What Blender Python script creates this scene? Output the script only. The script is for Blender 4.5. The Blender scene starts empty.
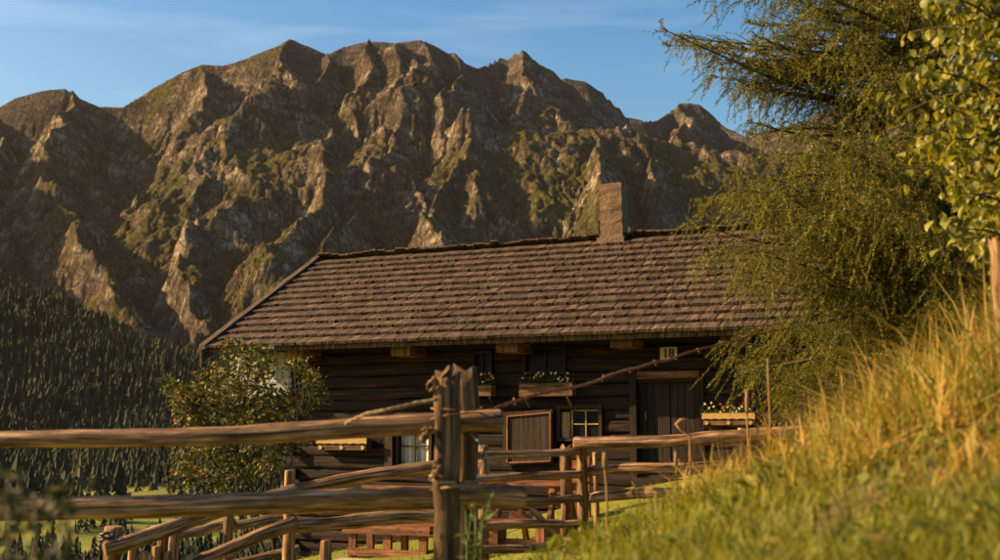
import bpy, math, random
import numpy as np
from mathutils import Vector, Matrix
PI = math.pi
random.seed(7)
RNG = np.random.default_rng(11)
SC = bpy.context.scene
COL = SC.collection

# ------------------------------------------------------------------ camera
F = 1150.0                                  # focal length in photo pixels (1000 wide)
PITCH = math.atan(150 / F)                  # horizon lies 150 px under the picture centre
cam_d = bpy.data.cameras.new('camera')
cam_d.sensor_width = 36.0
cam_d.lens = 36.0 * F / 1000.0
cam_d.clip_start = 0.05
cam_d.clip_end = 40000
cam_d.dof.use_dof = True
cam_d.dof.focus_distance = 22.0
cam_d.dof.aperture_fstop = 2.8
cam = bpy.data.objects.new('camera', cam_d)
COL.objects.link(cam)
cam.location = (0, 0, 0)
cam.rotation_euler = (PI / 2 + PITCH, 0, 0)
SC.camera = cam

# ------------------------------------------------------------------ sky, sun, exposure
SUN = Vector((-0.88, 0.04, 0.46)).normalized()          # towards the sun
W = bpy.data.worlds.new('World')
SC.world = W
W.use_nodes = True
wn, wl = W.node_tree.nodes, W.node_tree.links
wn.clear()
w_out = wn.new('ShaderNodeOutputWorld')
w_bg = wn.new('ShaderNodeBackground')
w_bg.inputs['Strength'].default_value = 0.082
sky = wn.new('ShaderNodeTexSky')
sky.sky_type = 'NISHITA'
sky.sun_disc = False
sky.sun_elevation = math.asin(SUN.z)
sky.sun_rotation = math.atan2(SUN.x, SUN.y)
sky.altitude = 1200
sky.air_density = 1.5
sky.dust_density = 5.0
sky.ozone_density = 3.0
hs = wn.new('ShaderNodeHueSaturation')
hs.inputs['Saturation'].default_value = 1.5
hs.inputs['Hue'].default_value = 0.506
hs.inputs['Value'].default_value = 1.0
wl.new(sky.outputs[0], hs.inputs['Color'])
# thin cirrus streaks
tc = wn.new('ShaderNodeTexCoord')
mp = wn.new('ShaderNodeMapping')
mp.inputs['Scale'].default_value = (2.2, 2.2, 16.0)
mp.inputs['Rotation'].default_value = (0.0, 0.16, 0.3)
wl.new(tc.outputs['Generated'], mp.inputs['Vector'])
cn = wn.new('ShaderNodeTexNoise')
cn.inputs['Scale'].default_value = 1.6
cn.inputs['Detail'].default_value = 7
cn.inputs['Distortion'].default_value = 0.6
wl.new(mp.outputs[0], cn.inputs['Vector'])
cr = wn.new('ShaderNodeValToRGB')
cr.color_ramp.elements[0].position = 0.54
cr.color_ramp.elements[0].color = (0, 0, 0, 1)
cr.color_ramp.elements[1].position = 0.80
cr.color_ramp.elements[1].color = (0.10, 0.10, 0.10, 1)
wl.new(cn.outputs['Fac'], cr.inputs['Fac'])
cm = wn.new('ShaderNodeMixRGB')
cm.inputs['Color2'].default_value = (8.5, 9.0, 9.6, 1)
wl.new(cr.outputs['Color'], cm.inputs['Fac'])
wl.new(hs.outputs[0], cm.inputs['Color1'])
wl.new(cm.outputs[0], w_bg.inputs['Color'])
wl.new(w_bg.outputs[0], w_out.inputs['Surface'])

sun_d = bpy.data.lights.new('sun', 'SUN')
sun_d.energy = 5.0
sun_d.angle = math.radians(0.5)
sun_d.color = (1.0, 0.73, 0.46)
sun_o = bpy.data.objects.new('sun', sun_d)
COL.objects.link(sun_o)
sun_o.rotation_euler = SUN.to_track_quat('Z', 'Y').to_euler()
sun_o.location = SUN * 60

SC.view_settings.view_transform = 'Standard'
SC.view_settings.look = 'None'
SC.view_settings.gamma = 1.0
SC.view_settings.use_curve_mapping = False
SC.view_settings.exposure = 1.35
SC.view_settings.use_white_balance = True
SC.view_settings.white_balance_temperature = 8200
SC.cycles.use_denoising = True
SC.cycles.max_bounces = 6
SC.cycles.diffuse_bounces = 3
SC.cycles.transmission_bounces = 4
SC.cycles.transparent_max_bounces = 6
SC.cycles.volume_bounces = 0
SC.cycles.caustics_reflective = False
SC.cycles.caustics_refractive = False


# ------------------------------------------------------------------ geometry helpers
def ray(px, py):
    a = (px - 500) / F
    b = (280 - py) / F
    return Vector((a, math.cos(PITCH) - b * math.sin(PITCH), math.sin(PITCH) + b * math.cos(PITCH)))


def P(px, py, d):
    """the point d metres in front of the camera that the photo shows at (px, py)"""
    r = ray(px, py)
    return r * (d / r.y)


def proj(X, Y, Z):
    D = Y * math.cos(PITCH) + Z * math.sin(PITCH)
    V = -Y * math.sin(PITCH) + Z * math.cos(PITCH)
    return 500 + F * X / D, 280 - F * V / D


def hash2(ix, iy, seed):
    h = (ix.astype(np.int64) * 374761393 + iy.astype(np.int64) * 668265263 + seed * 982451653) & 0xFFFFFFFF
    h = ((h ^ (h >> 13)) * 1274126177) & 0xFFFFFFFF
    h = ((h ^ (h >> 16)) * 2246822519) & 0xFFFFFFFF
    h = h ^ (h >> 15)
    return (h & 0xFFFFFF) / float(0xFFFFFF)


def vnoise(x, y, seed=0):
    """gradient noise, about -1..1"""
    x = np.asarray(x, float); y = np.asarray(y, float)
    ix = np.floor(x); iy = np.floor(y)
    fx = x - ix; fy = y - iy
    u = fx * fx * fx * (fx * (fx * 6 - 15) + 10)
    v = fy * fy * fy * (fy * (fy * 6 - 15) + 10)

    def g(dx, dy):
        a = hash2(ix + dx, iy + dy, seed) * 2 * PI
        return np.cos(a) * (fx - dx) + np.sin(a) * (fy - dy)
    n0 = g(0, 0) * (1 - u) + g(1, 0) * u
    n1 = g(0, 1) * (1 - u) + g(1, 1) * u
    return (n0 * (1 - v) + n1 * v) * 1.5


def fbm(x, y, oct=5, seed=0, gain=0.5, lac=2.03):
    s = 0; a = 1.0
    for o in range(oct):
        s = s + a * vnoise(x, y, seed + o)
        x = x * lac + 7.3; y = y * lac + 3.1; a *= gain
    return s


def ridged(x, y, oct=5, seed=0, gain=0.5, lac=2.07):
    s = 0; a = 1.0; w = 1.0
    for o in range(oct):
        n = 1 - np.abs(vnoise(x, y, seed + o))
        n = n * n
        s = s + a * n * w
        w = np.clip(n * 1.4, 0, 1)
        x = x * lac + 3.7; y = y * lac + 9.2; a *= gain
    return s


def sstep(a, b, x):
    t = np.clip((x - a) / (b - a), 0, 1)
    return t * t * (3 - 2 * t)


def np_mesh(name, V, faces, mats, parent=None, loc=(0, 0, 0), smooth=False, attrs=None, uv=None, link=True):
    """mesh from arrays; faces (m,3) or (m,4)"""
    V = np.asarray(V, np.float32); faces = np.asarray(faces, np.int32)
    me = bpy.data.meshes.new(name)
    k = faces.shape[1]; m = len(faces)
    me.vertices.add(len(V)); me.vertices.foreach_set('co', V.ravel())
    me.loops.add(m * k); me.loops.foreach_set('vertex_index', faces.ravel())
    me.polygons.add(m)
    me.polygons.foreach_set('loop_start', np.arange(m, dtype=np.int32) * k)
    me.polygons.foreach_set('loop_total', np.full(m, k, np.int32))
    me.polygons.foreach_set('use_smooth', np.full(m, smooth, bool))
    if attrs:
        for an, av in attrs.items():
            at = me.attributes.new(an, 'FLOAT', 'POINT')
            at.data.foreach_set('value', np.asarray(av, np.float32).ravel())
    if uv is not None:
        l = me.uv_layers.new(name='UVMap')
        l.data.foreach_set('uv', np.asarray(uv, np.float32)[faces.ravel()].ravel())
    me.update(calc_edges=True)
    if not isinstance(mats, (list, tuple)):
        mats = [mats]
    for mm in mats:
        me.materials.append(mm)
    if not link:
        return me
    o = bpy.data.objects.new(name, me)
    COL.objects.link(o)
    o.location = loc
    if parent is not None:
        o.parent = parent
    return o


def empty(name, loc=(0, 0, 0), rz=0.0):
    o = bpy.data.objects.new(name, None)
    o.empty_display_size = 0.2
    COL.objects.link(o)
    o.location = loc
    o.rotation_euler = (0, 0, rz)
    return o


def tag(o, label=None, cat=None, group=None, kind=None):
    if label: o['label'] = label
    if cat: o['category'] = cat
    if group: o['group'] = group
    if kind: o['kind'] = kind
    return o


class MB:
    """collects shapes; build() links them as one mesh object. UV: u across, v along the grain, in metres"""
    def __init__(s, org=(0, 0, 0)):
        s.v = []; s.f = []; s.uv = []; s.org = Vector(org)

    def face(s, idx, uvs):
        s.f.append(tuple(idx)); s.uv.extend(uvs)

    def quadbox(s, c, grain=0):
        """c: 8 corners, index = ix + 2*iy + 4*iz"""
        b = len(s.v)
        c = [Vector(p) - s.org for p in c]
        s.v.extend(c)
        r = random.random() * 9
        for q in ((0, 2, 3, 1), (4, 5, 7, 6), (0, 1, 5, 4), (2, 6, 7, 3), (0, 4, 6, 2), (1, 3, 7, 5)):
            e1 = (c[q[1]] - c[q[0]]).length; e2 = (c[q[2]] - c[q[1]]).length
            axis1 = (q[0] ^ q[1])
            if axis1 == (1 << grain):
                uvs = [(r, r), (r, r + e1), (r + e2, r + e1), (r + e2, r)]
            else:
                uvs = [(r, r), (r + e1, r), (r + e1, r + e2), (r, r + e2)]
            s.face([b + i for i in q], uvs)

    def box(s, x0, x1, y0, y1, z0, z1, grain=None, j=0.0):
        if grain is None:
            d = (abs(x1 - x0), abs(y1 - y0), abs(z1 - z0)); grain = d.index(max(d))
        c = []
        for iz in (z0, z1):
            for iy in (y0, y1):
                for ix in (x0, x1):
                    c.append((ix + random.uniform(-j, j), iy + random.uniform(-j, j), iz + random.uniform(-j, j)))
        s.quadbox(c, grain)

    def bar(s, p0, p1, w, h, up=(0, 0, 1), j=0.0):
        """square timber from p0 to p1, w wide, h high"""
        p0 = Vector(p0); p1 = Vector(p1)
        d = (p1 - p0).normalized(); upv = Vector(up)
        if abs(d.dot(upv)) > 0.98: upv = Vector((0, 1, 0))
        a = d.cross(upv).normalized(); b = a.cross(d).normalized()
        c = []
        for iz in (-1, 1):
            for iy in (-1, 1):
                for p in (p0, p1):
                    c.append(p + a * (iy * w / 2 + random.uniform(-j, j)) + b * (iz * h / 2 + random.uniform(-j, j)))
        s.quadbox(c, 0)

    def tube(s, path, radii, n=8, cap=True, rough=0.0, flat=(1, 1)):
        path = [Vector(p) - s.org for p in path]
        b0 = len(s.v); m = len(path)
        v0 = random.random() * 7; al = 0; r0 = random.random() * 5
        ref = Vector((0.13, 0.21, 1)).normalized()
        d0 = (path[-1] - path[0]).normalized()
        if abs(d0.dot(ref)) > 0.9: ref = Vector((1, 0.1, 0)).normalized()
        ls = []
        ph = [random.uniform(0, 2 * PI) for _ in range(4)]
        for i, p in enumerate(path):
            d = (path[min(i + 1, m - 1)] - path[max(i - 1, 0)])
            d = d.normalized() if d.length > 1e-9 else d0
            a = d.cross(ref).normalized(); b = a.cross(d).normalized()
            if i: al += (p - path[i - 1]).length
            ls.append(al)
            for k in range(n):
                t = 2 * PI * k / n
                r = radii[i] * (1 + rough * (0.5 * math.sin(2 * t + ph[0] + al * 1.1) + 0.4 * math.sin(3 * t + ph[1] - al * 2.3) + random.uniform(-.35, .35)))
                s.v.append(p + a * (math.cos(t) * r * flat[0]) + b * (math.sin(t) * r * flat[1]))
        R = max(radii)
        for i in range(m - 1):
            for k in range(n):
                k2 = (k + 1) % n
                u0 = r0 + 2 * PI * R * k / n; u1 = r0 + 2 * PI * R * (k + 1) / n
                s.face([b0 + i * n + k, b0 + i * n + k2, b0 + (i + 1) * n + k2, b0 + (i + 1) * n + k],
                       [(u0, v0 + ls[i]), (u1, v0 + ls[i]), (u1, v0 + ls[i + 1]), (u0, v0 + ls[i + 1])])
        if cap:
            for e, ring in ((0, range(n - 1, -1, -1)), (m - 1, range(n))):
                idx = [b0 + e * n + k for k in ring]
                s.face(idx, [(r0 + math.cos(2 * PI * k / n) * R, v0 + math.sin(2 * PI * k / n) * R * 0.3) for k in ring])

    def poly(s, pts, uvs=None):
        b = len(s.v)
        pts = [Vector(p) - s.org for p in pts]
        s.v.extend(pts)
        s.face(range(b, b + len(pts)), uvs or [(p.x, p.z) for p in pts])

    def mesh(s, name, mat, smooth=False):
        me = bpy.data.meshes.new(name)
        me.from_pydata([tuple(p) for p in s.v], [], s.f)
        l = me.uv_layers.new(name='UVMap')
        l.data.foreach_set('uv', [c for q in s.uv for c in q])
        me.materials.append(mat)
        if smooth:
            me.polygons.foreach_set('use_smooth', [len(f) < 6 for f in s.f])
        me.update()
        return me

    def build(s, name, mat, parent=None, loc=(0, 0, 0), smooth=False):
        o = bpy.data.objects.new(name, s.mesh(name, mat, smooth))
        COL.objects.link(o)
        o.location = loc
        if parent is not None: o.parent = parent
        return o


def link_mesh(name, me, parent=None, loc=(0, 0, 0), rot=(0, 0, 0), scale=(1, 1, 1)):
    o = bpy.data.objects.new(name, me)
    COL.objects.link(o)
    o.location = loc; o.rotation_euler = rot; o.scale = scale
    if parent is not None: o.parent = parent
    return o


# ------------------------------------------------------------------ materials
def new_mat(name):
    m = bpy.data.materials.new(name)
    m.use_nodes = True
    nt = m.node_tree
    return m, nt, nt.nodes, nt.links, nt.nodes['Principled BSDF']


def nd(nt, typ, **kw):
    n = nt.nodes.new(typ)
    for k, v in kw.items():
        if k.startswith('i_'):
            key = k[2:]
            n.inputs[int(key) if key.isdigit() else key].default_value = v
        else:
            setattr(n, k, v)
    return n


def ramp(nt, src, stops):
    r = nt.nodes.new('ShaderNodeValToRGB')
    e = r.color_ramp.elements
    while len(e) < len(stops): e.new(0.5)
    for k, (p, c) in enumerate(stops):
        e[k].position = p
        e[k].color = (c, c, c, 1) if isinstance(c, (int, float)) else (*c, 1)
    nt.links.new(src, r.inputs['Fac'])
    return r.outputs['Color']


def mix(nt, fac, a, b, mode='MIX'):
    n = nt.nodes.new('ShaderNodeMixRGB')
    n.blend_type = mode
    for s, v in (('Fac', fac), ('Color1', a), ('Color2', b)):
        if hasattr(v, 'is_linked'): nt.links.new(v, n.inputs[s])
        elif isinstance(v, (int, float)): n.inputs[s].default_value = v if s == 'Fac' else (v, v, v, 1)
        else: n.inputs[s].default_value = (*v, 1)
    return n.outputs['Color']


def math_n(nt, op, a, b=0.0):
    n = nt.nodes.new('ShaderNodeMath'); n.operation = op
    for i, v in enumerate((a, b)):
        if hasattr(v, 'is_linked'): nt.links.new(v, n.inputs[i])
        else: n.inputs[i].default_value = v
    return n.outputs[0]


def noise(nt, vec, scale, detail=4, rough=0.55, dist=0.0):
    n = nd(nt, 'ShaderNodeTexNoise')
    n.inputs['Scale'].default_value = scale
    n.inputs['Detail'].default_value = detail
    n.inputs['Roughness'].default_value = rough
    n.inputs['Distortion'].default_value = dist
    if vec is not None: nt.links.new(vec, n.inputs['Vector'])
    return n.outputs['Fac']


def mapping(nt, src, scale):
    m = nd(nt, 'ShaderNodeMapping')
    m.inputs['Scale'].default_value = scale
    nt.links.new(src, m.inputs['Vector'])
    return m.outputs[0]


def bump(nt, bsdf, h, strength, dist):
    b = nd(nt, 'ShaderNodeBump')
    b.inputs['Strength'].default_value = strength
    b.inputs['Distance'].default_value = dist
    nt.links.new(h, b.inputs['Height'])
    nt.links.new(b.outputs[0], bsdf.inputs['Normal'])


def rand01(nt):
    """one random number per object and per loose piece"""
    oi = nd(nt, 'ShaderNodeObjectInfo'); g = nd(nt, 'ShaderNodeNewGeometry')
    return math_n(nt, 'FRACT', math_n(nt, 'ADD', oi.outputs['Random'], g.outputs['Random Per Island']))


def wood_mat(name, dark, mid, light, streak=22.0, along=1.4, rough=0.85, bump_d=0.006, lichen=0.0, var=0.35):
    m, nt, ns, ls, bs = new_mat(name)
    uv = nd(nt, 'ShaderNodeUVMap').outputs[0]
    st = noise(nt, mapping(nt, uv, (streak, along, 1)), 1.0, 6, 0.6, 0.5)
    col = ramp(nt, st, [(0.36, dark), (0.50, mid), (0.64, light)])
    crack = noise(nt, mapping(nt, uv, (streak * 2.6, along * 0.8, 1)), 1.0, 3, 0.5, 0.2)
    cf = ramp(nt, crack, [(0.33, 1.0), (0.40, 0.0)])
    col = mix(nt, math_n(nt, 'MULTIPLY', cf, 0.75), col, tuple(c * 0.35 for c in dark))
    blot = noise(nt, mapping(nt, uv, (9, 4.5, 1)), 1.0, 5, 0.65, 0.4)
    col = mix(nt, 1.0, col, ramp(nt, blot, [(0.32, 0.55), (0.5, 1.0), (0.68, 1.35)]), 'MULTIPLY')
    kn = nd(nt, 'ShaderNodeTexVoronoi'); kn.inputs['Scale'].default_value = 1.0
    ls.new(mapping(nt, uv, (7, 3.2, 1)), kn.inputs['Vector'])
    kf = ramp(nt, kn.outputs['Distance'], [(0.09, 1.0), (0.16, 0.0)])
    col = mix(nt, math_n(nt, 'MULTIPLY', kf, 0.7), col, tuple(c * 0.4 for c in dark))
    if lichen:
        oc = nd(nt, 'ShaderNodeTexCoord').outputs['Object']
        li = noise(nt, oc, 11, 6, 0.65)
        col = mix(nt, math_n(nt, 'MULTIPLY', ramp(nt, li, [(0.52, 0.0), (0.66, 1.0)]), lichen), col, (0.20, 0.17, 0.06))
    r = rand01(nt)
    col = mix(nt, 1.0, col, ramp(nt, r, [(0.0, 1 - var), (0.5, 1.0), (1.0, 1 + var * 0.6)]), 'MULTIPLY')
    ls.new(col, bs.inputs['Base Color'])
    bs.inputs['Roughness'].default_value = rough
    bs.inputs['Specular IOR Level'].default_value = 0.3
    hgt = math_n(nt, 'SUBTRACT', st, math_n(nt, 'MULTIPLY', cf, 0.6))
    bump(nt, bs, hgt, 0.9, bump_d)
    return m


def plain_mat(name, col, rough=0.7, nscale=20, var=0.3, metal=0.0, bump_d=0.0):
    m, nt, ns, ls, bs = new_mat(name)
    oc = nd(nt, 'ShaderNodeTexCoord').outputs['Object']
    n = noise(nt, oc, nscale, 5, 0.6)
    c = ramp(nt, n, [(0.3, tuple(v * (1 - var) for v in col)), (0.7, tuple(min(1, v * (1 + var)) for v in col))])
    ls.new(c, bs.inputs['Base Color'])
    bs.inputs['Roughness'].default_value = rough
    bs.inputs['Metallic'].default_value = metal
    if bump_d: bump(nt, bs, n, 0.8, bump_d)
    return m


def leaf_mat(name, stops, transl=0.35, rough=0.5, attr=None, spec=0.3):
    m, nt, ns, ls, bs = new_mat(name)
    if attr:
        a = nd(nt, 'ShaderNodeAttribute'); a.attribute_name = attr
        t = a.outputs['Fac']
    else:
        t = rand01(nt)
    col = ramp(nt, t, stops)
    ls.new(col, bs.inputs['Base Color'])
    bs.inputs['Roughness'].default_value = rough
    bs.inputs['Specular IOR Level'].default_value = spec
    tr = nd(nt, 'ShaderNodeBsdfTranslucent')
    ls.new(mix(nt, 1.0, col, (1.25, 1.15, 0.55), 'MULTIPLY'), tr.inputs['Color'])
    ms = nd(nt, 'ShaderNodeMixShader'); ms.inputs[0].default_value = transl
    ls.new(bs.outputs[0], ms.inputs[1]); ls.new(tr.outputs[0], ms.inputs[2])
    ls.new(ms.outputs[0], nt.nodes['Material Output'].inputs['Surface'])
    return m


M = {}
M['rail'] = wood_mat('weathered_rail_wood', (0.045, 0.021, 0.010), (0.20, 0.108, 0.055), (0.42, 0.26, 0.145), 34, 2.4, 0.85, 0.03, 0.12)
M['post'] = wood_mat('weathered_post_wood', (0.030, 0.017, 0.008), (0.145, 0.084, 0.040), (0.30, 0.19, 0.095), 38, 2.0, 0.9, 0.035, 0.3)
M['wall'] = wood_mat('sunburnt_wall_timber', (0.0020, 0.0009, 0.0007), (0.0066, 0.0024, 0.0014), (0.044, 0.0145, 0.007), 18, 1.1, 0.85, 0.010, 0.0, 0.45)
M['beam'] = wood_mat('beam_end_wood', (0.05, 0.024, 0.012), (0.13, 0.062, 0.03), (0.22, 0.12, 0.06), 24, 1.5, 0.85, 0.006)
M['door'] = wood_mat('dark_door_wood', (0.004, 0.002, 0.0014), (0.010, 0.0048, 0.003), (0.026, 0.013, 0.008), 22, 1.0, 0.8, 0.005)
M['frame'] = wood_mat('window_frame_wood', (0.007, 0.004, 0.0024), (0.018, 0.010, 0.006), (0.042, 0.025, 0.015), 22, 1.2, 0.8, 0.004)
M['pale'] = wood_mat('pale_trim_wood', (0.14, 0.09, 0.045), (0.26, 0.17, 0.085), (0.38, 0.26, 0.14), 24, 1.2, 0.8, 0.003)
M['orange'] = wood_mat('oiled_orange_wood', (0.08, 0.026, 0.010), (0.17, 0.058, 0.021), (0.26, 0.098, 0.040), 22, 1.1, 0.6, 0.003, 0.0, 0.25)
M['shingle'] = wood_mat('larch_shingle', (0.014, 0.008, 0.0045), (0.060, 0.036, 0.021), (0.135, 0.086, 0.052), 34, 2.2, 0.85, 0.012, 0.0, 0.34)
M['bark'] = plain_mat('bark', (0.075, 0.05, 0.032), 0.95, 30, 0.5, 0, 0.02)
M['twig'] = plain_mat('twig_bark', (0.055, 0.036, 0.022), 0.95, 40, 0.4)
M['glass'] = plain_mat('window_glass', (0.008, 0.008, 0.009), 0.35, 3, 0.2)
M['glass'].node_tree.nodes['Principled BSDF'].inputs['Specular IOR Level'].default_value = 0.082
M['curtain'] = plain_mat('curtain_cloth', (0.62, 0.58, 0.48), 0.9, 8, 0.1)
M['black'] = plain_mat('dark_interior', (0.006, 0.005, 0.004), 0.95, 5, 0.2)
M['plate'] = plain_mat('house_number_enamel', (0.36, 0.27, 0.10), 0.4, 30, 0.12)
M['ink'] = plain_mat('number_paint', (0.012, 0.011, 0.010), 0.5, 30, 0.1)
M['yellow'] = plain_mat('ochre_paint', (0.34, 0.21, 0.07), 0.7, 30, 0.2)
M['boxwood'] = wood_mat('flower_box_wood', (0.04, 0.02, 0.011), (0.10, 0.05, 0.028), (0.17, 0.09, 0.05), 22, 1.2, 0.85, 0.004)
M['whiteboard'] = wood_mat('whitewashed_board', (0.22, 0.22, 0.215), (0.30, 0.305, 0.305), (0.38, 0.385, 0.385), 24, 0.8, 0.8, 0.002, 0.0, 0.1)
M['rust'] = plain_mat('rusty_wire', (0.16, 0.065, 0.03), 0.8, 60, 0.5)
M['rope'] = plain_mat('frayed_rope', (0.17, 0.115, 0.065), 0.95, 60, 0.4)
M['twine'] = plain_mat('blue_twine', (0.05, 0.19, 0.26), 0.7, 60, 0.2)
M['stone'] = plain_mat('grey_weathered_block', (0.33, 0.27, 0.20), 0.95, 24, 0.4, 0, 0.02)
M['petal_white'] = plain_mat('white_petals', (0.42, 0.38, 0.30), 0.7, 30, 0.1)
M['petal_red'] = plain_mat('red_petals', (0.40, 0.05, 0.05), 0.7, 30, 0.2)
M['petal_yellow'] = plain_mat('yellow_petals', (0.62, 0.42, 0.06), 0.7, 30, 0.2)
M['larch'] = leaf_mat('larch_needles', [(0.0, (0.048, 0.058, 0.014)), (0.45, (0.122, 0.128, 0.026)), (1.0, (0.29, 0.26, 0.055))], 0.42, 0.6, 'tone')
M['leaf'] = leaf_mat('broad_leaf', [(0.0, (0.085, 0.105, 0.016)), (0.5, (0.16, 0.165, 0.025)), (1.0, (0.28, 0.25, 0.045))], 0.4, 0.45)
M['shrub'] = leaf_mat('shrub_leaf', [(0.0, (0.020, 0.027, 0.008)), (0.45, (0.055, 0.062, 0.016)), (0.9, (0.17, 0.15, 0.045)), (1.0, (0.22, 0.10, 0.03))], 0.28, 0.6, 'tone', 0.2)
M['plant'] = leaf_mat('green_plant', [(0.0, (0.045, 0.075, 0.015)), (1.0, (0.10, 0.14, 0.03))], 0.3, 0.5)
M['darkplant'] = leaf_mat('dark_plant', [(0.0, (0.025, 0.032, 0.012)), (1.0, (0.06, 0.06, 0.02))], 0.2, 0.6)
M['grass'] = leaf_mat('grass_blade', [(0.0, (0.075, 0.100, 0.012)), (0.3, (0.20, 0.205, 0.028)), (0.55, (0.30, 0.21, 0.045)), (1.0, (0.48, 0.32, 0.11))], 0.4, 0.6, 'tone')
M['straw'] = leaf_mat('dry_stalk', [(0.0, (0.22, 0.13, 0.05)), (1.0, (0.34, 0.22, 0.09))], 0.25, 0.7)
M['conifer'] = leaf_mat('far_conifer', [(0.0, (0.011, 0.017, 0.009)), (0.6, (0.027, 0.034, 0.017)), (1.0, (0.075, 0.070, 0.030))], 0.0, 0.8, 'tone', 0.1)
M['decid'] = leaf_mat('far_deciduous', [(0.0, (0.035, 0.040, 0.012)), (1.0, (0.10, 0.085, 0.028))], 0.1, 0.8, 'tone', 0.1)


def chimney_mat():
    m, nt, ns, ls, bs = new_mat('rough_chimney_render')
    oc = nd(nt, 'ShaderNodeTexCoord').outputs['Object']
    n = noise(nt, oc, 26, 6, 0.7)
    n2 = noise(nt, oc, 6, 4, 0.6)
    c = ramp(nt, n, [(0.28, (0.045, 0.027, 0.015)), (0.5, (0.165, 0.103, 0.056)), (0.68, (0.31, 0.21, 0.12))])
    c = mix(nt, ramp(nt, n2, [(0.4, 0.0), (0.7, 0.6)]), c, (0.15, 0.10, 0.058))
    ls.new(c, bs.inputs['Base Color'])
    bs.inputs['Roughness'].default_value = 0.95
    bump(nt, bs, n, 1.0, 0.07)
    return m


M['chimney'] = chimney_mat()


def ground_mat():
    m, nt, ns, ls, bs = new_mat('meadow_ground')
    pos = nd(nt, 'ShaderNodeNewGeometry').outputs['Position']
    a = nd(nt, 'ShaderNodeAttribute'); a.attribute_name = 'wood'
    b = nd(nt, 'ShaderNodeAttribute'); b.attribute_name = 'soil'
    n1 = noise(nt, pos, 0.02, 6, 0.6)
    n2 = noise(nt, pos, 5.0, 6, 0.7)
    g = ramp(nt, n1, [(0.35, (0.135, 0.15, 0.028)), (0.65, (0.21, 0.205, 0.04))])
    g = mix(nt, ramp(nt, n2, [(0.35, 0.0), (0.7, 0.6)]), g, (0.085, 0.10, 0.02))
    dm = nd(nt, 'ShaderNodeAttribute'); dm.attribute_name = 'dry'
    g = mix(nt, dm.outputs['Fac'], g, ramp(nt, n2, [(0.35, (0.055, 0.038, 0.014)), (0.7, (0.15, 0.10, 0.035))]))  # brown soil, its colour darkened so gaps between dry clumps look shadowed
    g = mix(nt, b.outputs['Fac'], g, ramp(nt, n2, [(0.3, (0.035, 0.024, 0.014)), (0.7, (0.13, 0.09, 0.05))]))
    g = mix(nt, a.outputs['Fac'], g, ramp(nt, noise(nt, pos, 0.05, 6, 0.7), [(0.35, (0.012, 0.014, 0.006)), (0.7, (0.045, 0.040, 0.016))]))
    ls.new(g, bs.inputs['Base Color'])
    bs.inputs['Roughness'].default_value = 0.95
    bs.inputs['Specular IOR Level'].default_value = 0.1
    bump(nt, bs, n2, 0.6, 0.05)
    return m


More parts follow.
